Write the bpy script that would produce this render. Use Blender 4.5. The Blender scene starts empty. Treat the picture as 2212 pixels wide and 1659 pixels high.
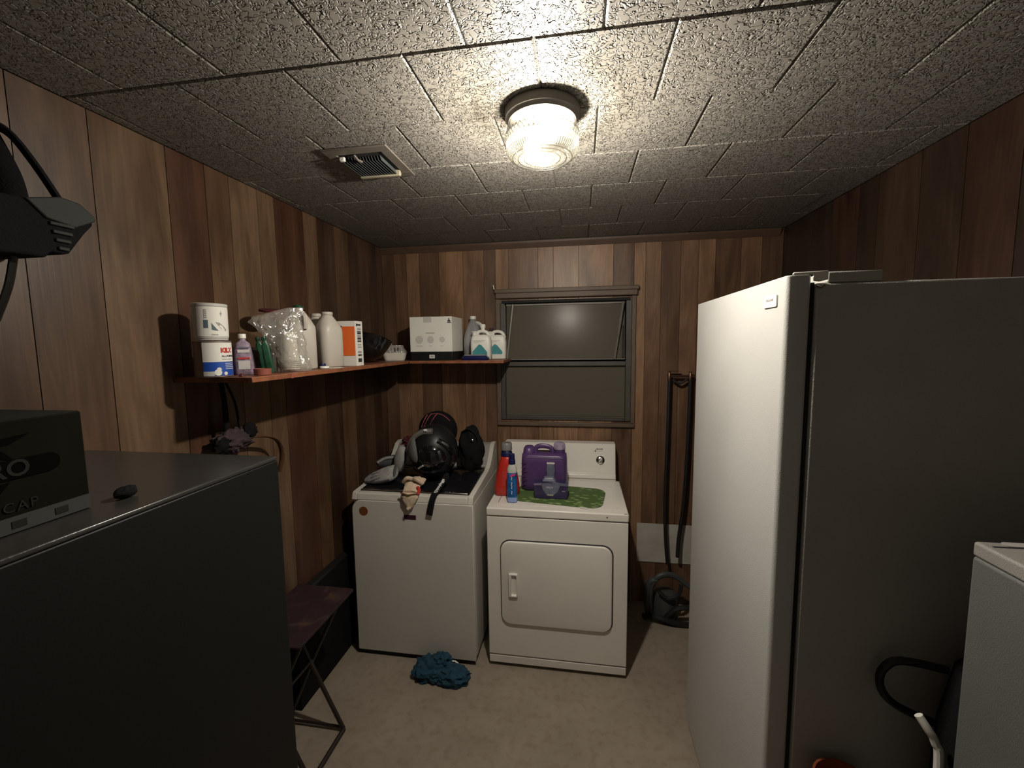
import bpy, math, random
from mathutils import Vector, Matrix, noise
random.seed(7)
PI = math.pi
sc = bpy.context.scene
col = sc.collection

# ------------------------------------------------------------------ camera, light, exposure
F, YAW, PITCH, ROLL, H = 913.5, 0.1602, 0.0954, -0.0123, 1.7501
fw = Vector((-math.sin(YAW)*math.cos(PITCH), math.cos(YAW)*math.cos(PITCH), -math.sin(PITCH)))
rt = Vector((math.cos(YAW), math.sin(YAW), 0)); up = rt.cross(fw)
r2 = rt*math.cos(ROLL) + up*math.sin(ROLL); u2 = up*math.cos(ROLL) - rt*math.sin(ROLL)
cd = bpy.data.cameras.new('camera'); cam = bpy.data.objects.new('camera', cd); col.objects.link(cam)
M = Matrix((r2, u2, -fw)).transposed().to_4x4(); M.translation = (0, 0, H); cam.matrix_world = M
cd.sensor_fit = 'HORIZONTAL'; cd.sensor_width = 36; cd.lens = 36*F/2212; cd.clip_start = 0.02
sc.camera = cam
sc.view_settings.view_transform = 'Standard'; sc.view_settings.look = 'None'
sc.view_settings.exposure = 1.0; sc.view_settings.gamma = 1.0; sc.view_settings.use_curve_mapping = False
w = bpy.data.worlds.new('World'); sc.world = w; w.use_nodes = True
w.node_tree.nodes['Background'].inputs[0].default_value = (0.6, 0.7, 1, 1)
w.node_tree.nodes['Background'].inputs[1].default_value = 0.002
LAMP_W = 56.0
LAMP = (-0.11, 1.28)

# ------------------------------------------------------------------ materials
def srgb(r, g, b):
    f = lambda c: (c/255/12.92) if c/255 <= .04045 else ((c/255+.055)/1.055)**2.4
    return (f(r), f(g), f(b))
def newmat(name):
    m = bpy.data.materials.new(name); m.use_nodes = True
    return m, m.node_tree.nodes, m.node_tree.links, m.node_tree.nodes['Principled BSDF']
def mat(name, c, rough=.5, metal=0, var=.12, vs=8, bump=0, bs=60, spec=.5, coat=0, alpha=None):
    m, N, L, P = newmat(name)
    P.inputs['Roughness'].default_value = rough; P.inputs['Metallic'].default_value = metal
    P.inputs['Specular IOR Level'].default_value = spec; P.inputs['Coat Weight'].default_value = coat
    tc = N.new('ShaderNodeTexCoord')
    no = N.new('ShaderNodeTexNoise'); no.inputs['Scale'].default_value = vs; no.inputs['Detail'].default_value = 4
    L.new(tc.outputs['Object'], no.inputs['Vector'])
    rp = N.new('ShaderNodeValToRGB')
    rp.color_ramp.elements[0].position = .3; rp.color_ramp.elements[1].position = .7
    rp.color_ramp.elements[0].color = (*[x*(1-var) for x in c], 1); rp.color_ramp.elements[1].color = (*[min(1, x*(1+var)) for x in c], 1)
    L.new(no.outputs['Fac'], rp.inputs[0]); L.new(rp.outputs[0], P.inputs['Base Color'])
    if bump:
        n2 = N.new('ShaderNodeTexNoise'); n2.inputs['Scale'].default_value = bs; n2.inputs['Detail'].default_value = 3
        L.new(tc.outputs['Object'], n2.inputs['Vector'])
        b = N.new('ShaderNodeBump'); b.inputs['Strength'].default_value = bump; b.inputs['Distance'].default_value = .004
        L.new(n2.outputs['Fac'], b.inputs['Height']); L.new(b.outputs[0], P.inputs['Normal'])
    return m

def wood_panel():
    m, N, L, P = newmat('wood_panelling')
    P.inputs['Roughness'].default_value = .42; P.inputs['Specular IOR Level'].default_value = .4
    tc = N.new('ShaderNodeTexCoord'); oi = N.new('ShaderNodeObjectInfo')
    mp = N.new('ShaderNodeMapping'); mp.inputs['Scale'].default_value = (9, 9, .9); L.new(tc.outputs['Object'], mp.inputs[0])
    mul = N.new('ShaderNodeMath'); mul.operation = 'MULTIPLY'; mul.inputs[1].default_value = 40; L.new(oi.outputs['Random'], mul.inputs[0])
    a = N.new('ShaderNodeTexNoise'); a.noise_dimensions = '4D'; a.inputs['Scale'].default_value = 1; a.inputs['Detail'].default_value = 3; a.inputs['Distortion'].default_value = 1.2
    L.new(mp.outputs[0], a.inputs['Vector']); L.new(mul.outputs[0], a.inputs['W'])
    # cathedral rings out of the broad noise
    rg = N.new('ShaderNodeMath'); rg.operation = 'MULTIPLY'; rg.inputs[1].default_value = 55; L.new(a.outputs['Fac'], rg.inputs[0])
    sn = N.new('ShaderNodeMath'); sn.operation = 'SINE'; L.new(rg.outputs[0], sn.inputs[0])
    mp2 = N.new('ShaderNodeMapping'); mp2.inputs['Scale'].default_value = (160, 160, 4); L.new(tc.outputs['Object'], mp2.inputs[0])
    g = N.new('ShaderNodeTexNoise'); g.noise_dimensions = '4D'; g.inputs['Scale'].default_value = 1; g.inputs['Detail'].default_value = 5
    L.new(mp2.outputs[0], g.inputs['Vector']); L.new(mul.outputs[0], g.inputs['W'])
    mp3 = N.new('ShaderNodeMapping'); mp3.inputs['Scale'].default_value = (7, 7, 1.6); L.new(tc.outputs['Object'], mp3.inputs[0])
    bl = N.new('ShaderNodeTexNoise'); bl.noise_dimensions = '4D'; bl.inputs['Scale'].default_value = 1; bl.inputs['Detail'].default_value = 4; bl.inputs['Distortion'].default_value = .8
    L.new(mp3.outputs[0], bl.inputs['Vector']); L.new(mul.outputs[0], bl.inputs['W'])
    br = N.new('ShaderNodeValToRGB'); br.color_ramp.elements[0].position = .35; br.color_ramp.elements[1].position = .62
    br.color_ramp.elements[0].color = (.50, .44, .40, 1); br.color_ramp.elements[1].color = (1, 1, 1, 1); L.new(bl.outputs['Fac'], br.inputs[0])
    gr = N.new('ShaderNodeMapRange'); gr.inputs['To Min'].default_value = .70; gr.inputs['To Max'].default_value = 1.25; L.new(g.outputs['Fac'], gr.inputs['Value'])
    rr = N.new('ShaderNodeMapRange'); rr.inputs['From Min'].default_value = -1; rr.inputs['To Min'].default_value = .88; rr.inputs['To Max'].default_value = 1.06; L.new(sn.outputs[0], rr.inputs['Value'])
    m1 = N.new('ShaderNodeMath'); m1.operation = 'MULTIPLY'; L.new(gr.outputs[0], m1.inputs[0]); L.new(rr.outputs[0], m1.inputs[1])
    x1 = N.new('ShaderNodeMix'); x1.data_type = 'RGBA'; x1.blend_type = 'MULTIPLY'; x1.inputs['Factor'].default_value = 1
    L.new(oi.outputs['Color'], x1.inputs['A']); L.new(br.outputs[0], x1.inputs['B'])
    x2 = N.new('ShaderNodeVectorMath'); x2.operation = 'SCALE'; L.new(x1.outputs['Result'], x2.inputs[0]); L.new(m1.outputs[0], x2.inputs['Scale'])
    L.new(x2.outputs[0], P.inputs['Base Color'])
    b = N.new('ShaderNodeBump'); b.inputs['Strength'].default_value = .25; b.inputs['Distance'].default_value = .001
    L.new(g.outputs['Fac'], b.inputs['Height']); L.new(b.outputs[0], P.inputs['Normal'])
    return m
def ceiling_tile_mat():
    m, N, L, P = newmat('embossed_ceiling_tile')
    P.inputs['Roughness'].default_value = .50
    tc = N.new('ShaderNodeTexCoord'); oi = N.new('ShaderNodeObjectInfo')
    mul = N.new('ShaderNodeMath'); mul.operation = 'MULTIPLY'; mul.inputs[1].default_value = 30; L.new(oi.outputs['Random'], mul.inputs[0])
    a = N.new('ShaderNodeTexNoise'); a.noise_dimensions = '4D'; a.inputs['Scale'].default_value = 62; a.inputs['Detail'].default_value = 1.2; a.inputs['Distortion'].default_value = 1.1
    L.new(tc.outputs['Object'], a.inputs['Vector']); L.new(mul.outputs[0], a.inputs['W'])
    s = N.new('ShaderNodeMath'); s.operation = 'SUBTRACT'; s.inputs[1].default_value = .5; L.new(a.outputs['Fac'], s.inputs[0])
    ab = N.new('ShaderNodeMath'); ab.operation = 'ABSOLUTE'; L.new(s.outputs[0], ab.inputs[0])
    mr = N.new('ShaderNodeMapRange'); mr.interpolation_type = 'SMOOTHSTEP'; mr.inputs['From Min'].default_value = .012; mr.inputs['From Max'].default_value = .07
    mr.inputs['To Min'].default_value = 0; mr.inputs['To Max'].default_value = 1; L.new(ab.outputs[0], mr.inputs['Value'])
    b = N.new('ShaderNodeBump'); b.inputs['Strength'].default_value = 1; b.inputs['Distance'].default_value = .008
    L.new(mr.outputs[0], b.inputs['Height']); L.new(b.outputs[0], P.inputs['Normal'])
    rp = N.new('ShaderNodeMix'); rp.data_type = 'RGBA'
    rp.inputs['A'].default_value = (.165, .150, .129, 1); rp.inputs['B'].default_value = (.235, .216, .188, 1)
    L.new(mr.outputs[0], rp.inputs['Factor']); L.new(rp.outputs['Result'], P.inputs['Base Color'])
    return m
def floor_mat():
    m, N, L, P = newmat('mottled_vinyl')
    P.inputs['Roughness'].default_value = .5
    tc = N.new('ShaderNodeTexCoord')
    a = N.new('ShaderNodeTexNoise'); a.inputs['Scale'].default_value = 5; a.inputs['Detail'].default_value = 6; a.inputs['Roughness'].default_value = .65
    L.new(tc.outputs['Object'], a.inputs['Vector'])
    rp = N.new('ShaderNodeValToRGB'); rp.color_ramp.elements[0].position = .3; rp.color_ramp.elements[1].position = .7
    rp.color_ramp.elements[0].color = (.27, .222, .168, 1); rp.color_ramp.elements[1].color = (.335, .28, .218, 1)
    L.new(a.outputs['Fac'], rp.inputs[0])
    v = N.new('ShaderNodeTexNoise'); v.inputs['Scale'].default_value = 26; v.inputs['Detail'].default_value = 5; L.new(tc.outputs['Object'], v.inputs['Vector'])
    r2_ = N.new('ShaderNodeValToRGB'); r2_.color_ramp.elements[0].position = .33; r2_.color_ramp.elements[1].position = .5
    r2_.color_ramp.elements[0].color = (.86, .83, .80, 1); r2_.color_ramp.elements[1].color = (1, 1, 1, 1); L.new(v.outputs['Fac'], r2_.inputs[0])
    x = N.new('ShaderNodeMix'); x.data_type = 'RGBA'; x.blend_type = 'MULTIPLY'; x.inputs['Factor'].default_value = 1
    L.new(rp.outputs[0], x.inputs['A']); L.new(r2_.outputs[0], x.inputs['B']); L.new(x.outputs['Result'], P.inputs['Base Color'])
    return m
def clear_mat(name, tint=(1, 1, 1), gloss=.2, rough=.08, haze=.0, hazecol=(.8, .8, .8), bump=0, bs=40, translucent=0.):
    m, N, L, P = newmat(name)
    N.remove(P); out = N['Material Output']
    tr = N.new('ShaderNodeBsdfTransparent'); tr.inputs[0].default_value = (*tint, 1)
    gl = N.new('ShaderNodeBsdfGlossy'); gl.inputs['Roughness'].default_value = rough
    df = N.new('ShaderNodeBsdfTranslucent' if translucent else 'ShaderNodeBsdfDiffuse'); df.inputs[0].default_value = (*hazecol, 1)
    m1 = N.new('ShaderNodeMixShader'); m1.inputs[0].default_value = haze; L.new(tr.outputs[0], m1.inputs[1]); L.new(df.outputs[0], m1.inputs[2])
    m2 = N.new('ShaderNodeMixShader'); m2.inputs[0].default_value = gloss; L.new(m1.outputs[0], m2.inputs[1]); L.new(gl.outputs[0], m2.inputs[2])
    L.new(m2.outputs[0], out.inputs[0])
    if bump:
        tc = N.new('ShaderNodeTexCoord'); n2 = N.new('ShaderNodeTexNoise'); n2.inputs['Scale'].default_value = bs; n2.inputs['Detail'].default_value = 2; n2.inputs['Distortion'].default_value = 1.
        L.new(tc.outputs['Object'], n2.inputs['Vector'])
        b = N.new('ShaderNodeBump'); b.inputs['Strength'].default_value = bump; b.inputs['Distance'].default_value = .01
        L.new(n2.outputs['Fac'], b.inputs['Height']); L.new(b.outputs[0], gl.inputs['Normal']); L.new(b.outputs[0], df.inputs['Normal'])
    return m
def emit(name, c, s):
    m, N, L, P = newmat(name)
    P.inputs['Base Color'].default_value = (*c, 1); P.inputs['Emission Color'].default_value = (*c, 1); P.inputs['Emission Strength'].default_value = s
    return m

WOOD = wood_panel(); TILE = ceiling_tile_mat(); FLOOR = floor_mat()
M_ = {}
def C(name, *a, **k):
    M_[name] = mat(name, *a, **k); return M_[name]
C('dark_backing', (.012, .009, .007), .9)
C('white_enamel', (.50, .492, .47), .33, var=.03, vs=3, bump=.25, bs=420)
C('cream_enamel', (.72, .68, .62), .3, var=.04, vs=3, bump=.06, bs=300)
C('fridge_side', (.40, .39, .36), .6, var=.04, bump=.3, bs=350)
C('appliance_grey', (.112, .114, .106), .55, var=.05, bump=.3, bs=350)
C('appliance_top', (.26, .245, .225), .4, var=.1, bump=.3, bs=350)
C('washer_enamel', (.54, .51, .46), .28, var=.03, vs=3, bump=.1, bs=300)
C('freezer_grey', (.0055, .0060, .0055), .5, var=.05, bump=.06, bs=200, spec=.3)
C('gap_black', (.006, .006, .006), .8)
C('white_plastic', (.74, .72, .66), .4, var=.03)
C('jug_plastic', (.50, .46, .40), .42, var=.05)
C('milky_plastic', (.50, .49, .46), .35, var=.05)
C('grey_plastic', (.22, .21, .20), .45)
C('black_plastic', (.008, .0085, .0085), .42, spec=.35)
C('black_gloss', (.006, .006, .007), .08, coat=.5, var=0)
C('black_cloth', (.0065, .0065, .007), .9, bump=.5, bs=200, spec=.15)
C('black_glass', (.008, .008, .009), .06, var=0)
C('grey_shell', (.15, .145, .13), .3)
C('bronze_metal', (.062, .055, .048), .5, metal=.2)
C('window_trim', (.105, .070, .048), .55)
C('aluminium', (.15, .135, .118), .5, metal=.2)
C('lamp_base', (.13, .115, .10), .45, metal=.2, var=.05)
C('vent_metal', (.15, .128, .108), .5, var=.08)
C('vent_dark', (.065, .075, .075), .6)
C('vent_cream', (.36, .32, .23), .5)
C('shelf_wood', (.16, .060, .030), .45, var=.3, vs=14)
C('shelf_edge', (.24, .085, .038), .5, var=.35, vs=20)
C('can_metal', (.20, .16, .14), .45, metal=.5, var=.15, vs=20)
C('paper_white', (.74, .72, .66), .6, var=.03)
C('paper_grey', (.52, .50, .47), .6, var=.04)
C('ink_black', (.03, .03, .035), .6, var=0)
C('ink_grey', (.33, .30, .29), .6, var=0)
C('ink_faint', (.55, .52, .49), .6, var=0)
C('ink_red', (.45, .03, .02), .6, var=0)
C('label_blue', (.012, .065, .36), .45, var=.05)
C('label_teal', (.035, .22, .24), .5, var=.15, vs=40)
C('label_slate', (.09, .13, .15), .5, var=.1)
C('label_orange', (.78, .15, .03), .5, var=.05)
C('purple_label', (.22, .16, .215), .5, var=.45, vs=60)
C('deep_purple', (.05, .015, .05), .4)
C('purple_plastic', (.085, .040, .135), .36, var=.05)
C('violet_clear', (.20, .15, .24), .25)
C('red_plastic', (.46, .024, .014), .3, var=.05)
C('dark_red', (.075, .008, .010), .7)
C('navy_plastic', (.008, .010, .06), .3)
C('pod_box', (.030, .022, .07), .3, var=.3, vs=20)
C('steel_print', (.12, .13, .18), .35, var=.2, vs=30)
C('blue_label', (.012, .10, .30), .35, var=.5, vs=30)
C('blue_liquid', (.24, .33, .62), .25, var=.03)
C('pink_ink', (.65, .05, .2), .4)
C('green_plastic', (.012, .060, .030), .3, var=.3, vs=40)
C('clay_red', (.27, .075, .05), .6)
C('styrofoam', (.72, .68, .60), .6, var=.02)
C('glove_grey', (.30, .29, .28), .8, var=.2, vs=25, bump=.4, bs=90)
C('glove_dark', (.06, .06, .065), .8)
C('glove_tan', (.56, .43, .31), .7, var=.2, vs=20, bump=.4, bs=80)
C('stripe_pink', (.32, .07, .08), .5)
C('brown_sticker', (.16, .05, .012), .5)
C('plum_badge', (.035, .010, .022), .4)
C('chrome', (.62, .60, .56), .18, metal=1, var=.03)
C('copper', (.16, .10, .075), .35, metal=.9)
C('rubber_black', (.012, .011, .012), .5)
C('pipe_grey', (.05, .055, .055), .45)
C('plaster_white', (.46, .43, .38), .8, var=.12, vs=12)
C('stool_metal', (.020, .013, .010), .4)
C('carton_dark', (.008, .0075, .0045), .9, var=.15, spec=.05)
C('carton_ink', (.0016, .0015, .0013), .9, spec=.05)
C('carton_letter', (.022, .022, .019), .9, spec=.05)
C('carton_white', (.055, .057, .052), .9, var=.08, spec=.05)
C('teal_cloth', (.007, .045, .080), .85, var=.25, vs=30, bump=.5, bs=110)
C('purple_cloth', (.040, .024, .028), .9, var=.4, vs=30, bump=.6, bs=90)
C('belt_brown', (.10, .045, .02), .6)
C('orange_plastic', (.16, .035, .010), .5)
C('strap_white', (.75, .74, .72), .6)
M_['bag_film'] = clear_mat('bag_film', (.93, .92, .9), .17, .10, .16, (.8, .76, .7), bump=1, bs=26)
M_['clear_shell'] = clear_mat('clear_shell', (.9, .9, .9), .2, .15, .32, (.8, .77, .72), bump=.8, bs=50)
M_['milky_clear'] = clear_mat('milky_clear', (.75, .75, .78), .12, .15, .4, (.55, .55, .56))
M_['violet_cap'] = clear_mat('violet_cap', (.75, .68, .85), .16, .12, .3, (.6, .5, .66))
M_['dusty_glass'] = clear_mat('dusty_glass', (.6, .6, .6), .007, .24, .62, (.15, .128, .100))
M_['lamp_glass'] = clear_mat('lamp_glass', (1, .985, .95), .04, .10, .009, (1, .97, .86), translucent=1, bump=.12, bs=90)
M_['neck_glass'] = clear_mat('neck_glass', (.42, .41, .38), .05, .15, .003, (1, .95, .80), translucent=1)
M_['cut_glass'] = clear_mat('cut_glass', (.50, .50, .44), .05, .2, .003, (1, .97, .86), translucent=1)
M_['bulb_glow'] = emit('bulb_glow', (1, .92, .74), 30)

def stool_fabric():
    m, N, L, P = newmat('printed_seat'); P.inputs['Roughness'].default_value = .8
    tc = N.new('ShaderNodeTexCoord'); a = N.new('ShaderNodeTexNoise'); a.inputs['Scale'].default_value = 9; a.inputs['Detail'].default_value = 3; a.inputs['Distortion'].default_value = 1
    L.new(tc.outputs['Object'], a.inputs['Vector']); rp = N.new('ShaderNodeValToRGB'); e = rp.color_ramp.elements
    e[0].position = .3; e[0].color = (.010, .004, .006, 1); e[1].position = .75; e[1].color = (.085, .032, .009, 1)
    q = e.new(.55); q.color = (.022, .005, .007, 1); q = e.new(.65); q.color = (.036, .018, .018, 1)
    L.new(a.outputs['Fac'], rp.inputs[0]); L.new(rp.outputs[0], P.inputs['Base Color']); return m
M_['printed_seat'] = stool_fabric()
def mat_green():
    m, N, L, P = newmat('leaf_print_mat'); P.inputs['Roughness'].default_value = .75
    tc = N.new('ShaderNodeTexCoord'); mp = N.new('ShaderNodeMapping'); mp.inputs['Scale'].default_value = (22, 40, 20); mp.inputs['Rotation'].default_value = (0, 0, .5); L.new(tc.outputs['Object'], mp.inputs[0])
    a = N.new('ShaderNodeTexVoronoi'); a.inputs['Scale'].default_value = 1; L.new(mp.outputs[0], a.inputs['Vector'])
    rp = N.new('ShaderNodeValToRGB'); e = rp.color_ramp.elements
    e[0].position = .2; e[0].color = (.24, .32, .12, 1); e[1].position = .42; e[1].color = (.065, .115, .028, 1)
    L.new(a.outputs['Distance'], rp.inputs[0]); L.new(rp.outputs[0], P.inputs['Base Color']); return m
M_['leaf_print_mat'] = mat_green()

# ------------------------------------------------------------------ mesh helpers
def ring(w_, d_, r, n=6, cx=0, cy=0, rot=0):
    """rounded rectangle outline, 4*n points"""
    r = min(r, w_/2-1e-4, d_/2-1e-4); p = []
    for i, (sx, sy) in enumerate(((1, 1), (-1, 1), (-1, -1), (1, -1))):
        for k in range(n):
            a = PI/2*i + PI/2*k/(n-1)
            x = sx*(w_/2-r) + r*math.cos(a); y = sy*(d_/2-r) + r*math.sin(a)
            p.append((cx + x*math.cos(rot)-y*math.sin(rot), cy + x*math.sin(rot)+y*math.cos(rot)))
    return p
class MB:
    def __init__(s): s.v = []; s.f = []
    def add(s, v, f):
        o = len(s.v); s.v += [tuple(q) for q in v]; s.f += [tuple(i+o for i in q) for q in f]; return s
    def box(s, x0, x1, y0, y1, z0, z1):
        return s.add([(x, y, z) for z in (z0, z1) for y in (y0, y1) for x in (x0, x1)],
                     [(0, 2, 3, 1), (4, 5, 7, 6), (0, 1, 5, 4), (2, 6, 7, 3), (0, 4, 6, 2), (1, 3, 7, 5)])
    def loft(s, rings, cap0=True, cap1=True):
        n = len(rings[0]); v = [q for r in rings for q in r]; f = []
        for i in range(len(rings)-1):
            for k in range(n):
                f.append((i*n+k, i*n+(k+1) % n, (i+1)*n+(k+1) % n, (i+1)*n+k))
        if cap0: f.append(tuple(reversed(range(n))))
        if cap1: f.append(tuple((len(rings)-1)*n+k for k in range(n)))
        return s.add(v, f)
    def sect(s, secs, n=6, cx=0, cy=0, cap0=True, cap1=True):
        """secs: (z, w, d, r[, ox, oy])"""
        return s.loft([[(x, y, q[0]) for x, y in ring(q[1], q[2], q[3], n, cx+(q[4] if len(q) > 4 else 0), cy+(q[5] if len(q) > 5 else 0))] for q in secs], cap0, cap1)
    def lathe(s, prof, n=32, cx=0, cy=0, cap0=True, cap1=True):
        return s.loft([[(cx+r*math.cos(2*PI*k/n), cy+r*math.sin(2*PI*k/n), z) for k in range(n)] for r, z in prof], cap0, cap1)
    def tube(s, path, r, n=8, flat=1.0, closed=False):
        P = [Vector(p) for p in path]; rs = r if isinstance(r, (list, tuple)) else [r]*len(P); rings = []
        ref = Vector((0, 0, 1))
        for i, p in enumerate(P):
            t = (P[min(i+1, len(P)-1)]-P[max(i-1, 0)]).normalized()
            a = ref - t*ref.dot(t)
            if a.length < .05: a = Vector((1, .3, 0)) - t*Vector((1, .3, 0)).dot(t)
            a.normalize(); b = t.cross(a); ref = a
            rings.append([tuple(p + a*math.cos(2*PI*k/n)*rs[i]*flat + b*math.sin(2*PI*k/n)*rs[i]) for k in range(n)])
        return s.loft(rings)
    def prism(s, pts, axis, a, b):
        """2D outline extruded along an axis from a to b"""
        def P(u, v, t): return {'x': (t, u, v), 'y': (u, t, v), 'z': (u, v, t)}[axis]
        n = len(pts); v = [P(u, w_, a) for u, w_ in pts]+[P(u, w_, b) for u, w_ in pts]
        f = [tuple(range(n)), tuple(reversed(range(n, 2*n)))]+[(k, k+n, (k+1) % n+n, (k+1) % n) for k in range(n)]
        return s.add(v, f)
    def wrap(s, r, a0, a1, z0, z1, th=.0006, n=12, cx=0, cy=0):
        """a thin label wrapped round a cylinder of radius r"""
        rings = []
        for k in range(n+1):
            a = a0+(a1-a0)*k/n; c, q = math.cos(a), math.sin(a)
            rings.append([(cx+r*c, cy+r*q, z0), (cx+(r+th)*c, cy+(r+th)*q, z0), (cx+(r+th)*c, cy+(r+th)*q, z1), (cx+r*c, cy+r*q, z1)])
        return s.loft(rings)
    def build(s, name, m, parent=None, loc=None, rot=None, bevel=0, seg=2, smooth=True, angle=35, color=None, label=None, cat=None, group=None, kind=None, sub=0):
        me = bpy.data.meshes.new(name); me.from_pydata(s.v, [], s.f); me.update()
        import bmesh
        b = bmesh.new(); b.from_mesh(me); bmesh.ops.recalc_face_normals(b, faces=b.faces); b.to_mesh(me); b.free()
        return link(name, me, m, parent, loc, rot, bevel, seg, smooth, angle, color, label, cat, group, kind, sub)
def link(name, me, m, parent=None, loc=None, rot=None, bevel=0, seg=2, smooth=True, angle=35, color=None, label=None, cat=None, group=None, kind=None, sub=0):
    o = bpy.data.objects.new(name, me); col.objects.link(o)
    if m is not None: me.materials.append(M_[m] if isinstance(m, str) else m)
    if parent: o.parent = parent
    if loc: o.location = loc
    if rot: o.rotation_euler = rot
    if smooth:
        me.shade_smooth(); me.set_sharp_from_angle(angle=math.radians(angle))
    if bevel:
        md = o.modifiers.new('bevel', 'BEVEL'); md.width = bevel; md.segments = seg; md.limit_method = 'ANGLE'; md.angle_limit = math.radians(40); md.harden_normals = False
    if sub:
        md = o.modifiers.new('sub', 'SUBSURF'); md.levels = sub; md.render_levels = sub
    if color: o.color = (*color, 1)
    if label: o['label'] = label
    if cat: o['category'] = cat
    if group: o['group'] = group
    if kind: o['kind'] = kind
    return o
def thing(name, label, cat, loc=(0, 0, 0), rotz=0, group=None, rot=None):
    o = bpy.data.objects.new(name, None); col.objects.link(o); o.empty_display_size = .05
    o.location = loc; o.rotation_euler = rot or (0, 0, rotz); o['label'] = label; o['category'] = cat
    if group: o['group'] = group
    return o
def struct(name, loc=(0, 0, 0)):
    o = bpy.data.objects.new(name, None); col.objects.link(o); o.location = loc; o['kind'] = 'structure'; return o
def lettering(text, size, fn, m, parent, name='lettering', th=.0004, spacing=1.0, bold=0, cx=0):
    """text as a mesh; fn maps (x, y, t) of the flat text to a 3D point"""
    cu = bpy.data.curves.new('t', 'FONT'); cu.body = text; cu.size = size; cu.align_x = 'CENTER' if cx == 0 else 'LEFT'; cu.align_y = 'CENTER'
    cu.space_character = spacing; cu.offset = bold; cu.resolution_u = 3; cu.extrude = .5
    t = bpy.data.objects.new('t', cu); col.objects.link(t)
    dg = bpy.context.evaluated_depsgraph_get(); me = bpy.data.meshes.new_from_object(t.evaluated_get(dg))
    bpy.data.objects.remove(t); bpy.data.curves.remove(cu)
    for v in me.vertices:
        v.co = Vector(fn(v.co.x, v.co.y, th if v.co.z > 0 else 0))
    me.materials.clear(); me.name = name
    return link(name, me, m, parent, smooth=False)
def crumple(n, rad, amp, freq, seed, flat_bottom=None, squash=(1, 1, 1)):
    """a crumpled closed lump of cloth"""
    mb = MB(); rings = []
    for i in range(1, n):
        th = PI*i/n; rg = []
        for k in range(2*n):
            ph = 2*PI*k/(2*n); d = Vector((math.sin(th)*math.cos(ph), math.sin(th)*math.sin(ph), math.cos(th)))
            q = 1 + amp*noise.noise(d*freq+Vector((seed, seed*.7, 0))) + amp*.6*noise.noise(d*freq*2.3+Vector((0, seed, seed)))
            p = Vector((d.x*squash[0], d.y*squash[1], d.z*squash[2]))*rad*q
            if flat_bottom is not None: p.z = max(p.z, flat_bottom)
            rg.append(tuple(p))
        rings.append(rg)
    return mb.loft(rings)
def bez(pts, n=24):
    """smooth path through control points (Catmull-Rom)"""
    P = [Vector(p) for p in pts]; out = []
    for i in range(len(P)-1):
        a, b, c, d = P[max(i-1, 0)], P[i], P[i+1], P[min(i+2, len(P)-1)]
        m_ = max(2, n//(len(P)-1))
        for k in range(m_):
            t = k/m_; out.append(.5*((2*b)+(c-a)*t+(2*a-5*b+4*c-d)*t*t+(3*b-a-3*c+d)*t**3))
    out.append(P[-1]); return out

# ------------------------------------------------------------------ room shell
XL, XR, YB, YF, CZ = -1.360, 1.197, 2.817, -1.1, 2.415
fl = MB().box(XL-.1, XR+.1, YF-.1, YB+.1, -.08, 0).build('floor', FLOOR, kind='structure', smooth=False)

ceil = struct('ceiling', (0, 0, CZ))
MB().box(XL-.1, XR+.1, YF-.1, YB+.1, .0045, .1).build('ceiling_board', C('board_grey', (.10, .09, .08), .7), ceil, smooth=False)
T, TX0, TY0 = .304, -.255, .989
tile_cache = {}
for r in range(-7, 7):
    y0 = TY0 + r*T; y1 = min(y0+T, YB)
    if y0 >= YB-.01: break
    par = 1 if r % 2 == 0 else 0
    for k in range(-5, 7):
        x0 = max(TX0+(k+.5*par)*T, XL); x1 = min(TX0+(k+1+.5*par)*T, XR)
        if x1-x0 < .01: continue
        y0c = max(y0, YF)
        if y1-y0c < .01: continue
        key = (round(x1-x0, 3), round(y1-y0c, 3)); g = .0011
        if key not in tile_cache:
            mb = MB().box(-(x1-x0)/2+g, (x1-x0)/2-g, -(y1-y0c)/2+g, (y1-y0c)/2-g, 0, .012)
            # chamfered lower lip
            a, b = (x1-x0)/2-g, (y1-y0c)/2-g; c = .0045
            mb = MB().loft([[(-a+c, -b+c, 0), (a-c, -b+c, 0), (a-c, b-c, 0), (-a+c, b-c, 0)], [(-a, -b, .0035), (a, -b, .0035), (a, b, .0035), (-a, b, .0035)], [(-a, -b, .006), (a, -b, .006), (a, b, .006), (-a, b, .006)]])
            o = mb.build('ceiling_tile', TILE, ceil, smooth=False); tile_cache[key] = o.data
        else:
            o = link('ceiling_tile', tile_cache[key], None, ceil, smooth=False)
        rd = random.Random(r*31+k)
        o.location = ((x0+x1)/2, (y0c+y1)/2, rd.uniform(-.0006, .0006)); o.rotation_euler = (rd.uniform(-.0025, .0025), rd.uniform(-.0025, .0025), 0)

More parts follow.
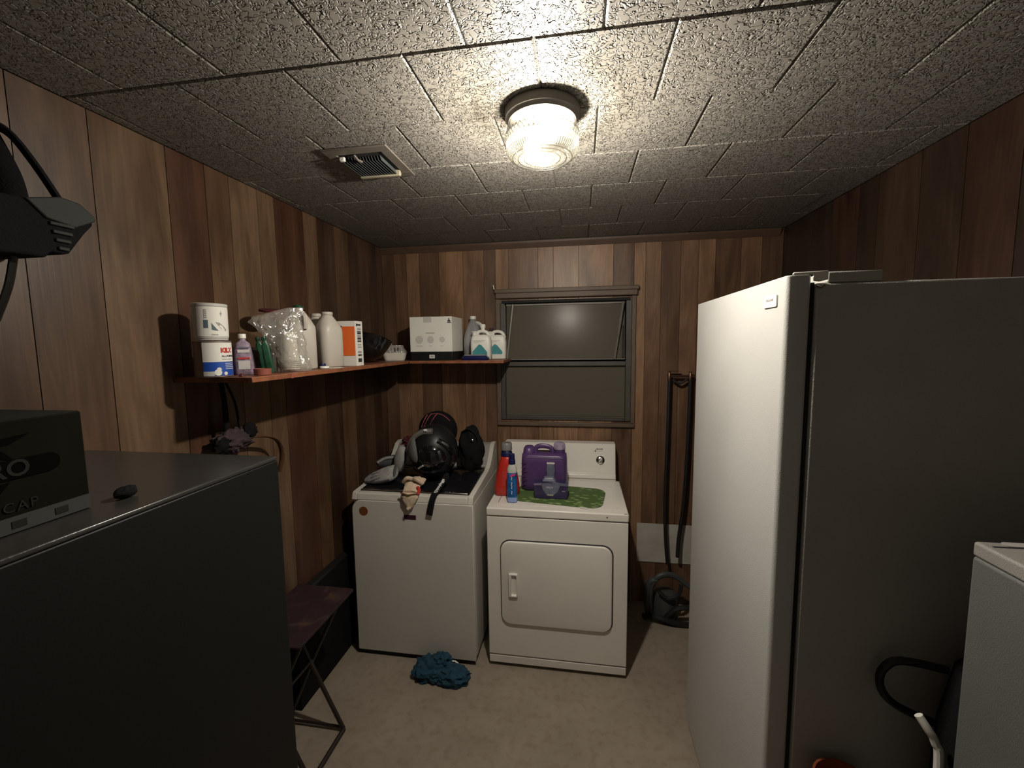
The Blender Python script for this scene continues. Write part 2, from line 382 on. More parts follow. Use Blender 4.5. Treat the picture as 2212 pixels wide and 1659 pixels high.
TONE = {'L': (.168, .096, .053), 'LL': (.195, .118, .067), 'M': (.128, .072, .042), 'D': (.088, .049, .029), 'R': (.118, .053, .030)}
def planks(wall, bounds, tones, fn_box, holes=None, light_gain=1.0):
    tone = {k: tuple(c*light_gain for c in v) for k, v in TONE.items()}   # edge darkening and lamp glow painted into each wall's wood tone
    for i in range(len(bounds)-1):
        a, b = bounds[i], bounds[i+1]; g = .0012
        spans = [(0.0, CZ)]
        if holes:
            h0, h1, z0, z1 = holes
            if b > h0+.002 and a < h1-.002:
                if a < h0-.004 or b > h1+.004:   # split the plank beside the opening
                    cut = h0 if a < h0 else h1
                    for (c0, c1) in ((a, min(b, cut)), (max(a, cut), b)):
                        if c1-c0 < .004: continue
                        inside = c0 >= h0-.002 and c1 <= h1+.002
                        for (s0, s1) in (((0, z0), (z1, CZ)) if inside else ((0, CZ),)):
                            mb = MB(); fn_box(mb, c0+(g if c0 == a else 0), c1-(g if c1 == b else 0), s0, s1)
                            mb.build('plank', WOOD, wall, smooth=False, color=tone[tones[i]])
                    continue
                spans = [(0, z0), (z1, CZ)]
        for s0, s1 in spans:
            mb = MB(); fn_box(mb, a+g, b-g, s0, s1)
            mb.build('plank', WOOD, wall, smooth=False, color=tone[tones[i]])
# left wall
wl = struct('wall_left')
MB().box(XL-.1, XL-.006, YF-.1, YB+.1, 0, CZ+.05).build('backing', 'dark_backing', wl, smooth=False)
bl = [-1.1, -1.06, -1.02, -.95, -.7, -.4, -.2, .06, .3, .5, .70, .87, 1.041, 1.267, 1.415, 1.524, 1.672, 1.773, 1.975, 2.087, 2.242, 2.386, 2.50, 2.624, 2.735, 2.817]
tl = ['M', 'L', 'D', 'M', 'L', 'R', 'M', 'L', 'D', 'L', 'M', 'M', 'LL', 'R', 'L', 'LL', 'LL', 'R', 'L', 'D', 'L', 'D', 'M', 'D', 'M']
planks(wl, bl, tl, lambda mb, a, b, s0, s1: mb.box(XL-.006, XL, a, b, s0, s1), light_gain=.80)
# back wall, with the window opening
WX0, WX1, WZ0, WZ1 = -.520, .315, 1.235, 2.035
wb = struct('wall_back')
for a in ((XL-.1, WX0, 0, CZ+.05), (WX1, XR+.1, 0, CZ+.05), (WX0, WX1, 0, WZ0), (WX0, WX1, WZ1, CZ+.05)):
    MB().box(a[0], a[1], YB+.006, YB+.1, a[2], a[3]).build('backing', 'dark_backing', wb, smooth=False)
bb = [XL, -1.27, -1.18, -1.09, -.948, -.78, -.636, -.558, -.47, -.274, -.174, -.011, .208, .336, .406, .50, .615, .72, .818, .963, 1.08, XR]
tb = ['D', 'M', 'L', 'D', 'L', 'M', 'D', 'L', 'M', 'L', 'LL', 'L', 'D', 'L', 'M', 'D', 'M', 'L', 'D', 'M', 'D']
planks(wb, bb, tb, lambda mb, a, b, s0, s1: mb.box(a, b, YB, YB+.006, s0, s1), (WX0, WX1, WZ0, WZ1), light_gain=1.6)
# right wall
wr = struct('wall_right')
MB().box(XR+.006, XR+.1, YF-.1, YB+.1, 0, CZ+.05).build('backing', 'dark_backing', wr, smooth=False)
br_ = [-1.1, -1.08, -1.05, -1.0, -.7, -.4, -.15, .1, .35, .55, .8, 1.02, 1.2, 1.42, 1.6, 1.78, 2.0, 2.12, 2.32, 2.5, 2.66, YB]
tr_ = ['M', 'D', 'M', 'M', 'D', 'R', 'M', 'M', 'D', 'D', 'R', 'D', 'D', 'R', 'D', 'M', 'D', 'R', 'D', 'D', 'D']
planks(wr, br_, tr_, lambda mb, a, b, s0, s1: mb.box(XR, XR+.006, a, b, s0, s1), light_gain=.32)
# unseen wall behind the camera, made pale and close to bounce light
wf = struct('unseen_wall_front')
MB().box(XL-.1, XR+.1, YF-.1, YF-.001, 0, CZ+.05).build('bounce_face', C('bounce_pale', (.62, .60, .55), .8), wf, smooth=False)
# thin cove moulding where the back and right walls meet the ceiling
MB().prism([(YB, CZ-.045), (YB-.006, CZ-.045), (YB-.022, CZ-.016), (YB-.022, CZ-.003), (YB, CZ-.003)], 'x', XL+.001, XR-.024).build('trim_1', mat('dark_moulding', (.075, .042, .026), .5), kind='structure', smooth=False)

# window
win = struct('window_1')
def wpart(name, m, *b, bevel=.002, **k): return MB().box(*b).build(name, m, win, bevel=bevel, **k)
wpart('head_casing', 'window_trim', -.556, .358, YB-.030, YB-.0005, 2.045, 2.098, bevel=.006)
wpart('head_lip', 'window_trim', -.560, .364, YB-.040, YB-.0305, 2.080, 2.106, bevel=.004)
wpart('side_casing', 'window_trim', -.556, -.528, YB-.016, YB-.0005, 1.222, 2.044)
wpart('side_casing', 'window_trim', .325, .350, YB-.016, YB-.0005, 1.222, 2.044)
wpart('window_sill', 'window_trim', -.556, .350, YB-.022, YB-.0005, 1.196, 1.2215, bevel=.004)
wpart('head_jamb', 'gap_black', -.519, .314, YB-.012, YB+.05, 2.016, 2.034)
wpart('window_jamb', 'bronze_metal', -.527, -.497, YB-.012, YB+.05, 1.236, 2.015)
wpart('window_jamb', 'bronze_metal', .290, .324, YB-.012, YB+.05, 1.236, 2.015)
wpart('bottom_rail', 'bronze_metal', -.496, .289, YB-.010, YB+.05, 1.236, 1.262)
wpart('bottom_track', 'aluminium', -.496, .289, YB-.014, YB-.011, 1.258, 1.262, bevel=.0008)
wpart('meeting_rail', 'bronze_metal', -.496, .289, YB-.020, YB+.05, 1.600, 1.628)
wpart('sash_rail', 'aluminium', -.492, .285, YB-.024, YB-.004, 1.640, 1.646, bevel=.001)
wpart('sash_rail', 'aluminium', -.492, .285, YB+.018, YB+.030, 2.000, 2.012, bevel=.001)
# the upper sash leans out at the top, the lower one is fixed
up_ = MB().add([(-.490, YB-.006, 1.642), (.283, YB-.006, 1.642), (.283, YB+.026, 2.012), (-.490, YB+.026, 2.012), (-.490, YB-.002, 1.642), (.283, YB-.002, 1.642), (.283, YB+.030, 2.012), (-.490, YB+.030, 2.012)],
               [(0, 1, 2, 3), (7, 6, 5, 4), (0, 4, 5, 1), (1, 5, 6, 2), (2, 6, 7, 3), (3, 7, 4, 0)]).build('window_pane', 'dusty_glass', win, smooth=False)
wpart('window_pane', 'dusty_glass', -.495, .288, YB+.006, YB+.010, 1.263, 1.599, bevel=0)
def bar(a, b, r): return MB().tube([a, b], r, 6)
bar((-.440, YB-.016, 2.008), (-.482, YB-.022, 1.650), .0085).build('stay_arm', 'aluminium', win)
bar((.270, YB-.016, 2.008), (.218, YB-.024, 1.642), .0095).build('stay_arm', 'aluminium', win)
bar((.268, YB-.010, 1.86), (.268, YB-.020, 1.655), .005).build('stay_arm', 'bronze_metal', win)
wpart('inner_stop', 'aluminium', -.4965, -.4915, YB-.018, YB-.013, 1.65, 2.0, bevel=.0008)
MB().box(WX0-.08, WX1+.08, YB+.30, YB+.31, WZ0-.1, WZ1+.1).build('blanking_board', 'dark_backing', win, smooth=False)

# ------------------------------------------------------------------ ceiling lamp
lp = thing('ceiling_lamp', 'round lit drum-shaped glass ceiling lamp on a dull metal collar', 'lamp', (LAMP[0], LAMP[1], CZ-.0015))
MB().lathe([(.02, 0), (.107, 0), (.107, -.006), (.104, -.020), (.106, -.023), (.102, -.025), (.097, -.033), (.060, -.036)], 56).build('collar', 'lamp_base', lp, angle=50)
MB().lathe([(.092, -.0335), (.097, -.040), (.1015, -.050), (.104, -.062), (.1045, -.072)], 72, cap0=False, cap1=False).build('neck_band', 'neck_glass', lp, angle=80)
gp = [(.1045, -.0722), (.104, -.074)]
gp += [(.104-.0010*(i % 2), -.076-.0025*i) for i in range(6)]
gp += [(.105, -.092), (.105, -.098), (.1035, -.101), (.104, -.108), (.101, -.118), (.094, -.1255), (.086, -.1285)]
gp += [(.080, -.1275), (.074, -.130), (.068, -.1285), (.062, -.131), (.056, -.1295), (.050, -.132), (.044, -.1305), (.038, -.133), (.031, -.1315), (.024, -.134), (.016, -.1325), (.008, -.134), (.0015, -.133)]
MB().lathe(gp, 72, cap0=False).build('glass_shade', 'lamp_glass', lp, angle=80)
rb = MB()
for k in range(48):      # diamond cut band
    for s_ in (1, -1):
        a0 = 2*PI*k/48; a1 = a0+s_*.16
        rb.tube([(.1044*math.cos(a0+(a1-a0)*t), .1044*math.sin(a0+(a1-a0)*t), -.066-.022*t) for t in (0, .5, 1)], .0009, 4)
o = rb.build('cut_pattern', 'cut_glass', lp); o['kind'] = 'stuff'
rb = MB()
for k in range(90):
    a = 2*PI*k/90; rb.tube([(.1035*math.cos(a), .1035*math.sin(a), -.112), (.0975*math.cos(a), .0975*math.sin(a), -.1225), (.089*math.cos(a), .089*math.sin(a), -.1285)], .0011, 4)
o = rb.build('flutes', 'cut_glass', lp); o['kind'] = 'stuff'
MB().lathe([(.004, -.050), (.014, -.050), (.016, -.060), (.013, -.070), (.013, -.074)], 20, cx=-.02, cy=0).build('bulb_socket', 'white_plastic', lp)
rb = MB()
for r_, z_ in ((.034, -.1335), (.052, -.133), (.070, -.1325), (.086, -.131)):
    rb.tube([(r_*math.cos(2*PI*k/40), r_*math.sin(2*PI*k/40), z_) for k in range(41)], .0016, 5)
o = rb.build('pressed_rings', 'cut_glass', lp); o['kind'] = 'stuff'
bz = [(.002, -.122), (.012, -.120), (.021, -.112), (.025, -.102), (.024, -.092), (.018, -.082), (.013, -.0745)]
MB().lathe(bz, 24, cx=-.030, cy=.0).build('bulb', 'bulb_glow', lp)
ld = bpy.data.lights.new('bulb_light', 'POINT'); ld.energy = LAMP_W; ld.color = (1, .945, .865); ld.shadow_soft_size = .03
lo = bpy.data.objects.new('bulb_light', ld); col.objects.link(lo); lo.parent = lp; lo.location = (-.018, 0, -.112)
for o in lp.children:
    if o.name.startswith('bulb') and o.type == 'MESH' and 'socket' not in o.name: o.visible_shadow = True

# ------------------------------------------------------------------ ceiling vent
vt = thing('ceiling_vent', 'square metal ceiling air vent with dark louvres left of the lamp', 'vent', (-.757, 1.513, CZ-.0015))
a, b = .118, .128; ia, ib = .083, .088
for nm, bx in (('frame_strip', (-a, a, ib, b)), ('frame_strip', (-a, a, -b, -ib)), ('frame_strip', (-a, -ia, -ib, ib)), ('frame_strip', (ia, a, -ib, ib))):
    MB().box(*bx, -.006, 0).build(nm, 'vent_metal', vt, bevel=.001)
MB().box(-ia+.001, ia-.001, -ib+.001, ib-.001, -.002, 0).build('dark_throat', 'gap_black', vt)
for k in range(14):
    x = -.072+k*.0108
    mb = MB(); pts = [(x-.004, -.004), (x+.001, -.020), (x+.0022, -.0195), (x-.0028, -.0035)]
    mb.prism(pts, 'y', -.060, ib-.022).build('louvre', 'vent_dark', vt, smooth=False)
MB().box(-.078, .081, ib-.020, ib-.006, -.024, -.0025).build('damper_bar', 'vent_cream', vt, bevel=.002)
MB().box(-.070, .078, ib-.004, ib+.006, -.014, -.0062).build('damper_bar', 'vent_cream', vt, bevel=.002)
MB().tube([(-.02, -.080, -.006), (-.01, -.070, -.020), (.0, -.060, -.022)], .0045, 6).build('damper_lever', 'vent_metal', vt)
MB().box(-.078, -.060, -.078, -.066, -.020, -.006).build('latch_tab', 'white_plastic', vt, bevel=.002)

# ------------------------------------------------------------------ dryer
DY = 2.107
dr = thing('dryer', 'cream front-loading clothes dryer with rear control console under the window', 'dryer', (-.485, DY, 0))
DW, DZ, DD = .727, .894, .68
def dp(name, m, *b, par=None, **k): return MB().box(*b).build(name, m, par or dr, **k)
dp('cabinet', 'cream_enamel', .003, DW-.003, .016, DD, .02, DZ-.048, bevel=.004)
dp('front_panel', 'cream_enamel', 0, DW, 0, .0155, .072, DZ-.049, bevel=.004)
dp('toe_panel', 'cream_enamel', .002, DW-.002, .002, .0155, .022, .064, bevel=.003)
dp('toe_gap', 'ink_grey', .02, DW-.02, .006, .0155, .0642, .0718)
# top with a lipped front and a shallow recess
dp('top_panel', 'cream_enamel', -.002, DW+.002, -.004, DD-.16, DZ-.045, DZ-.002, bevel=.007, seg=3)
rg = MB()
oc = ring(.64, .33, .03, 6, DW/2, .215); ic = ring(.632, .322, .028, 6, DW/2, .215)
rg.loft([[(x, y, DZ-.003) for x, y in oc], [(x, y, DZ-.0005) for x, y in oc], [(x, y, DZ-.0005) for x, y in ic], [(x, y, DZ-.003) for x, y in ic]], False, False)
rg.build('pressed_rim', 'cream_enamel', dr)
dp('lint_slot', 'ink_black', .045, .050, .07, .17, DZ-.0025, DZ-.0012)
dp('corner_scuff', 'ink_black', DW-.022, DW-.004, .000, .003, DZ-.0045, DZ-.0012)
# door
dx0, dx1, dz0, dz1 = .070, .656, .252, .724
mb = MB()
def zr(w_, h_, r, y, cx, cz, n=8): return [(x, y, z) for x, z in ring(w_, h_, r, n, cx, cz)]
ccx, ccz, dw_, dh_ = (dx0+dx1)/2, (dz0+dz1)/2, dx1-dx0, dz1-dz0
MB().loft([zr(dw_, dh_, .055, -.0012, ccx, ccz), zr(dw_, dh_, .055, .001, ccx, ccz)]).build('door_gap', 'ink_black', dr)
door = MB().loft([zr(dw_-.011, dh_-.011, .051, -.001, ccx-.001, ccz-.0015), zr(dw_-.011, dh_-.011, .051, -.007, ccx-.001, ccz-.0015), zr(dw_-.016, dh_-.016, .048, -.0105, ccx-.001, ccz-.0015), zr(dw_-.024, dh_-.024, .044, -.0115, ccx-.001, ccz-.0015)]).build('door', 'cream_enamel', dr, angle=50)
hx0, hx1, hz0, hz1 = .116, .164, .417, .545
hc = ((hx0+hx1)/2, (hz0+hz1)/2); hw, hh = hx1-hx0, hz1-hz0
MB().loft([zr(hw, hh, .006, -.0117, *hc), zr(hw, hh, .006, -.020, *hc), zr(hw-.005, hh-.005, .004, -.0235, *hc), zr(hw-.019, hh-.014, .006, -.0235, hc[0]+.004, hc[1]), zr(hw-.023, hh-.026, .006, -.0120, hc[0]+.006, hc[1]-.002)]).build('door_handle', 'white_plastic', door, angle=50)
MB().box(hx0+.009, hx0+.013, -.0250, -.0233, hz0+.012, hz1-.012).build('grip_lip', 'cream_enamel', door, bevel=.0008)
# console
prof = [(DD-.155, DZ-.044), (DD-.155, DZ+.006), (DD-.148, DZ+.030), (DD-.138, DZ+.036), (DD-.095, DZ+.205), (DD-.085, DZ+.213), (DD-.01, DZ+.213), (DD-.002, DZ+.203), (DD-.002, DZ-.044)]
MB().prism(prof, 'x', -.004, DW-.02).build('console', 'cream_enamel', dr, bevel=.004)
MB().box(0, DW-.024, DD-.1575, DD-.1552, DZ+.004, DZ+.0075).build('console_seam', 'ink_grey', dr, smooth=False)
# face of the console: a sloping plane
c0, c1 = Vector((0, DD-.138, DZ+.036)), Vector((0, DD-.095, DZ+.205)); cu_ = (c1-c0).normalized(); cn = Vector((0, -cu_.z, cu_.y))
def onface(x, t, d=0): p = c0+cu_*t+cn*d; return (x, p.y, p.z)
kn = MB(); rings = []
for r_, d_ in ((.026, .001), (.026, .006), (.021, .009), (.019, .022), (.015, .024)):
    rings.append([onface(.613+r_*math.cos(2*PI*k/28), .083+r_*math.sin(2*PI*k/28), d_) for k in range(28)])
kn.loft(rings).build('timer_knob', 'chrome', dr)
kn = MB(); kn.loft([[onface(.613+a_*math.cos(.9)-b_*math.sin(.9), .083+a_*math.sin(.9)+b_*math.cos(.9), d_) for a_, b_ in ((-.016, -.002), (.016, -.002), (.016, .002), (-.016, .002))] for d_ in (.0235, .028)]).build('knob_pointer', 'white_plastic', dr)
lettering('ESTATE', .012, lambda x, y, t: onface(.608+x, .150+y, .0006+t), 'ink_black', dr, bold=.0004)
lettering('by  whirlpool', .006, lambda x, y, t: onface(.608+x, .137+y, .0006+t), 'ink_grey', dr)
MB().loft([[onface(.583+x_, .142+z_, d_) for x_, z_ in ((-.006, -.007), (.004, -.009), (.001, .006))] for d_ in (.0005, .001)]).build('emblem', 'ink_black', dr)
lettering('TIMED DRY        COOL DOWN', .0045, lambda x, y, t: onface(.613+x, .046+y, .0006+t), 'ink_faint', dr)
for x in (.06, DW-.06):
    for y in (.05, DD-.05): MB().lathe([(.016, 0), (.018, .003), (.014, .02)], 12, cx=x, cy=y).build('foot', 'rubber_black', dr)
MB().lathe([(.0035, -.001), (.0035, .001)], 8, cx=0, cy=0).build('rust_spot', 'brown_sticker', dr, loc=(.622, -.0046, DZ-.022), rot=(PI/2, 0, 0))

# ------------------------------------------------------------------ washer
WY = 2.095
ws = thing('washing_machine', 'white top-loading washing machine with black glass lid and round brown sticker', 'washing machine', (-1.240, WY, 0))
WW, WD, WZ = .688, .66, .905
def wp(name, m, *b, par=None, **k): return MB().box(*b).build(name, m, par or ws, **k)
mb = MB(); mb.sect([(.045, WW, WD-.01, .018), (.905, WW, WD-.01, .018)], 6, WW/2, (WD-.01)/2+.004); mb.build('cabinet', 'washer_enamel', ws)
# front panel with rounded upper corners
pts = [(0, .03), (WW, .03), (WW, .908)]+[(.06-.06*math.cos(a_), .848+.06*math.sin(a_)) for a_ in [PI/2*(1-i/6) for i in range(7)]]
MB().prism(pts, 'y', -.012, .004).build('front_panel', 'washer_enamel', ws, bevel=.006, seg=3)
MB().box(.01, WW-.01, -.002, .01, .012, .0295).build('toe_gap', 'gap_black', ws)
# deck: rises to the console, glass let into it
def side(h): return [(-.010, 0.909), (.0, 0.941), (.010, 0.948), (.38, 0.973), (.46, 0.998), (.52, 1.048), (.56, 1.088), (.60, 1.101), (WD-.015, 1.098), (WD-.004, 1.083), (WD-.004, 0.905), (-.006, 0.905)]
MB().prism(side(0), 'x', .002, .030).build('deck_side', 'washer_enamel', ws, bevel=.006, seg=3)
MB().prism(side(0), 'x', WW-.030, WW-.002).build('deck_side', 'washer_enamel', ws, bevel=.006, seg=3)
MB().prism([(-.011, 0.909), (-.003, 0.939), (.006, 0.946), (.03, 0.947), (.03, 0.905), (-.006, 0.905)], 'x', .031, WW-.031).build('front_rim', 'washer_enamel', ws, bevel=.004, seg=3)
lid = MB().prism([(.031, 0.935), (.031, 0.948), (.036, 0.952), (.44, 0.978), (.444, 0.973), (.444, 0.943), (.44, 0.935)], 'x', .032, WW-.032).build('glass_lid', 'black_glass', ws, bevel=.004, seg=2)
MB().prism([(.0315, 0.9485), (.034, 0.9535), (.046, 0.9545), (.046, 0.9515)], 'x', .04, WW-.04).build('lid_trim', 'chrome', lid, bevel=.001)
lettering('- - -  o  . .-. -', .012, lambda x, y, t: (.55+x, .043+y, .9555+t), 'paper_white', lid)
MB().prism([(.446, 0.943), (.446, 0.986), (.475, 1.005), (.53, 1.055), (.565, 1.089), (.60, 1.097), (WD-.02, 1.093), (WD-.02, 0.943)], 'x', .031, WW-.031).build('console', C('console_grey', (.27, .25, .225), .45), ws, bevel=.004)
cn0, cn1 = Vector((0, .475, 1.005)), Vector((0, .565, 1.089)); ku = (cn1-cn0).normalized(); kn_ = Vector((0, -ku.z, ku.y))
def onk(x, t, d=0): p = cn0+ku*t+kn_*d; return (x, p.y, p.z)
MB().loft([[onk(x, z, d_) for x, z in ring(.34, .075, .008, 5, .38, .062)] for d_ in (.001, .004)]).build('display_panel', 'black_glass', ws)
MB().loft([[onk(x, z, d_) for x, z in ring(.016, .05, .003, 4, .535, .062)] for d_ in (.0042, .0055)]).build('power_button', 'ink_faint', ws)
mb = MB(); mb.lathe([(.0005, 0), (.0255, 0), (.0255, .0008), (.0005, .0008)], 32); mb.build('round_sticker', 'brown_sticker', ws, loc=(.070, -.0122, .846), rot=(PI/2, 0, 0))
bd = MB().box(.305, .372, -.0145, -.0121, .814, .838).build('badge', 'plum_badge', ws, bevel=.0008)
for x in (.06, WW-.06):
    for y in (.05, WD-.05): MB().lathe([(.018, 0), (.02, .004), (.014, .046)], 12, cx=x, cy=y).build('foot', 'rubber_black', ws)

# ------------------------------------------------------------------ fridge on the right
fr = thing('upright_freezer', 'tall white upright freezer with small badge and white top hinge', 'freezer', (.48, 1.105, 0))
FW, FD, FH = .770, .712, 1.905      # width runs along y, depth along x
MB().sect([(.05, .056, FW, .012), (FH-.003, .056, FW, .012)], 6, .028, FW/2).build('door', 'white_enamel', fr, bevel=.003)
MB().box(.058, .066, .012, FW-.012, .06, FH-.02).build('door_gasket', 'gap_black', fr)
MB().box(.067, FD-.004, .004, FW-.004, .04, FH-.022).build('cabinet', 'fridge_side', fr, bevel=.006, seg=3)
MB().box(.090, .205, .004, FW-.004, FH-.0215, FH+.003).build('top_cover', 'fridge_side', fr, bevel=.003)
MB().prism([(.012, FH-.0022), (.014, FH+.003), (.060, FH+.004), (.088, FH+.005), (.088, FH-.016), (.070, FH-.020), (.0575, FH-.018), (.0572, FH-.0022)], 'y', -.0028, .003).build('hinge_cover', 'white_plastic', fr, bevel=.0018)
MB().tube([(.063, -.004, FH-.03), (.072, -.004, FH-.034), (.080, -.003, FH-.028)], .003, 6).build('hinge_pin', 'chrome', fr)
MB().box(.05, FD-.02, .02, FW-.02, .0, .039).build('base_grille', 'black_plastic', fr)
bg = MB().loft([[(x_, .0775+y_, FH-.057+z_) for y_, z_ in ring(.073, .030, .004, 4)] for x_ in (-.0002, -.004)]).build('badge', 'paper_white', fr, bevel=.0006)
lettering('FRIGIDAIRE', .0085, lambda x, y, t: (-.0041-t, .0775-x, FH-.054+y), 'ink_grey', bg, bold=.0003)

# ------------------------------------------------------------------ grey freezer on the left
gf = thing('grey_freezer', 'dark grey metal chest-high freezer in the near left corner with a carton on top', 'freezer', (-1.352, .20, 0))
GX, GY, GZ = .586, .754, 1.47
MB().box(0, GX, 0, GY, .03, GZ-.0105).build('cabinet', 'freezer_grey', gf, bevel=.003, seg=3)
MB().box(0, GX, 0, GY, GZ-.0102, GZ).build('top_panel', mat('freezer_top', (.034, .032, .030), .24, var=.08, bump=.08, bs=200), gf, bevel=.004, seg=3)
MB().box(GX-.06, GX-.02, .02, .06, 0, .0295).build('foot', 'rubber_black', gf)
MB().box(GX-.06, GX-.02, GY-.06, GY-.02, 0, .0295).build('foot', 'rubber_black', gf)
MB().box(.02, .06, GY-.06, GY-.02, 0, .0295).build('foot', 'rubber_black', gf)
MB().box(.02, .06, .02, .06, 0, .0295).build('foot', 'rubber_black', gf)

# carton on it
cb = thing('ammunition_carton', 'dark green lettered carton with white lower edge on the grey freezer', 'box', (-.850, .360, GZ+.0005), .02)
CWd, CDp, CHt = .245, .22, .172
MB().box(-CDp, 0, -CWd, CWd*.97, .0, CHt).build('carton_body', 'carton_dark', cb, bevel=.002)
MB().box(.0002, .0016, -CWd+.002, CWd*.97-.001, .0015, .026).build('white_band', 'carton_white', cb, smooth=False)
MB().box(-CDp+.002, -.002, -CWd+.002, CWd*.97-.002, CHt+.0002, CHt+.0015).build('top_flap', 'carton_letter', cb)
fc = lambda x, y, t: (.0008+t, x, y)
lettering('NITRO', .036, lambda x, y, t: (.0022+t, .105+x, .098+y), 'carton_letter', cb, bold=.0006, spacing=1.0)
lettering('HANDICAP', .021, lambda x, y, t: (.0012+t, .105+x, .040+y), 'carton_letter', cb, spacing=1.2)
MB().prism([(x, z) for x, z in ring(.20, .030, .0145, 6, .100, .098)], 'x', .0004, .0016).build('name_plaque', 'carton_ink', cb, smooth=False)
MB().prism([(-.02, .140), (.02, .150), (.12, .146), (.165, .150), (.14, .137), (.06, .136), (.0, .132)], 'x', .0004, .0012).build('printed_wing', 'carton_ink', cb, smooth=False)
MB().prism([(.07, .076), (.10, .080), (.085, .058), (.065, .048), (.045, .050)], 'x', .0004, .0012).build('printed_tail', 'carton_ink', cb, smooth=False)
MB().prism([(.115, .078), (.135, .080), (.120, .062), (.112, .060)], 'x', .0004, .0012).build('printed_claw', 'carton_ink', cb, smooth=False)
MB().prism([(.09, .131), (.13, .128), (.142, .112), (.125, .118), (.105, .126)], 'x', .0004, .0012).build('printed_beak', 'carton_ink', cb, smooth=False)
for y in (-.02, .03, .08, .13, .185):
    MB().box(.0018, .0024, y, y+.018, .008, .019).build('icon', 'carton_letter', cb, smooth=False)
pp = MB(); pp.add([(-.09, -.08, 0), (.09, -.09, .001), (.10, .10, .012), (-.06, .09, .001), (-.09, -.08, .0025), (.09, -.09, .0035), (.10, .10, .0145), (-.06, .09, .0035)], [(0, 3, 2, 1), (4, 5, 6, 7), (0, 1, 5, 4), (1, 2, 6, 5), (2, 3, 7, 6), (3, 0, 4, 7)])
pp.build('paper_sheet', 'paper_grey', loc=(-.99, .40, GZ+CHt+.003), label='curled white paper sheet lying on the dark carton', cat='paper', smooth=False)
cp = thing('plastic_tub', 'small white plastic tub with rounded rim on the dark carton', 'container', (-.965, .405, GZ+CHt+.0185))
MB().lathe([(.030, 0), (.034, .004), (.040, .050), (.041, .056), (.037, .056), (.033, .008), (.002, .006)], 28, cap1=False).build('cup_body', 'white_plastic', cp)
MB().lathe([(.042, .0562), (.044, .058), (.044, .064), (.041, .067), (.002, .0675)], 28, cap0=False).build('cup_lid', 'white_plastic', cp)
crumple(8, .017, .25, 3, 4, flat_bottom=-.010, squash=(.8, 1.2, .65)).build('black_knob', 'black_cloth', loc=(-.845, .648, GZ+.0105), label='small black plastic knob lying alone on the grey freezer', cat='plastic piece')  # loose knob

# ------------------------------------------------------------------ appliance near right
ap = thing('white_cabinet', 'white metal appliance at the right edge with dark marks on its top', 'appliance', (.722, .20, 0))
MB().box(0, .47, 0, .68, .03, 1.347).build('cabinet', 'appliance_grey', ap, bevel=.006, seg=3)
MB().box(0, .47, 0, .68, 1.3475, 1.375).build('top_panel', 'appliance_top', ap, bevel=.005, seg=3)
MB().box(.012, .46, .655, .658, 1.3752, 1.3762).build('top_seam', 'ink_black', ap, rot=None)
MB().prism(ring(.045, .018, .008, 4, .06, .668), 'z', 1.3752, 1.3765).build('grease_mark', 'ink_grey', ap)
for x in (.04, .43):
    for y in (.05, .63): MB().lathe([(.016, 0), (.014, .0295)], 10, cx=x, cy=y).build('foot', 'rubber_black', ap)

# ------------------------------------------------------------------ shelves
SZ = 1.650
sh = thing('side_shelf', 'long reddish wooden shelf along the left wall', 'shelf', (XL, 1.228, SZ))
MB().box(.0005, .283, 0, 1.588, -.018, 0).build('shelf_board', 'shelf_wood', sh, bevel=.0015)
MB().box(.2835, .300, .000, 1.29, -.018, 0).build('front_edge', 'shelf_edge', sh, bevel=.002)
MB().box(.2835, .3006, .19, .205, -.0185, -.0002).build('worn_patch', 'clay_red', sh)
s2 = thing('corner_shelf', 'short reddish wooden shelf on the back wall beside the window', 'shelf', (-1.058, 2.520, SZ))
MB().box(0, .60, .013, .296, -.018, 0).build('shelf_board', 'shelf_wood', s2, bevel=.0015)
MB().box(0, .60, 0, .0125, -.018, 0).build('front_edge', 'shelf_edge', s2, bevel=.002)

S = SZ+.0006
VA = math.radians(-45.5)       # direction from the near cans towards the open room
# two cans
c2 = thing('paint_can', 'white and blue KILZ paint can at the near end of the left shelf'.replace('KILZ ', 'lettered '), 'paint can', (-1.225, 1.254, S))
R_ = .054
MB().lathe([(.051, 0), (.0545, .001), (.0545, .004), (.0535, .005), (.0535, .115), (.0545, .116), (.0545, .120), (.050, .121), (.049, .117), (.044, .116), (.002, .116)], 40, cap1=False).build('can_body', 'can_metal', c2)
MB().wrap(.0537, VA-.56, VA+2.9, .051, .1145, n=30).build('white_label', 'paper_white', c2)
MB().wrap(.0537, VA-.56, VA+2.9, .005, .0505, n=30).build('blue_label', 'label_blue', c2)
MB().wrap(.0545, VA-.56, VA+.02, .005, .020, n=8).build('grey_strip', 'paper_grey', c2)
def oncyl(r, a0, zc): return lambda x, y, t: ((r+t)*math.cos(a0+x/r), (r+t)*math.sin(a0+x/r), zc+y)
lettering('KILZ', .021, oncyl(.0544, VA+.40, .088), 'ink_red', c2, bold=.0012, cx=1, spacing=.95)
lettering('ALL-PURPOSE', .0085, oncyl(.0544, VA+.44, .069), 'ink_black', c2, bold=.0003, cx=1)
lettering('PRIMER & SEALER', .005, oncyl(.0544, VA+.44, .059), 'ink_grey', c2, cx=1)
for k in range(4): MB().wrap(.0544, VA+.62, VA+1.3, .044-.006*k, .0462-.006*k, n=5).build('printed_line', 'paper_grey', c2)
mb = MB(); 
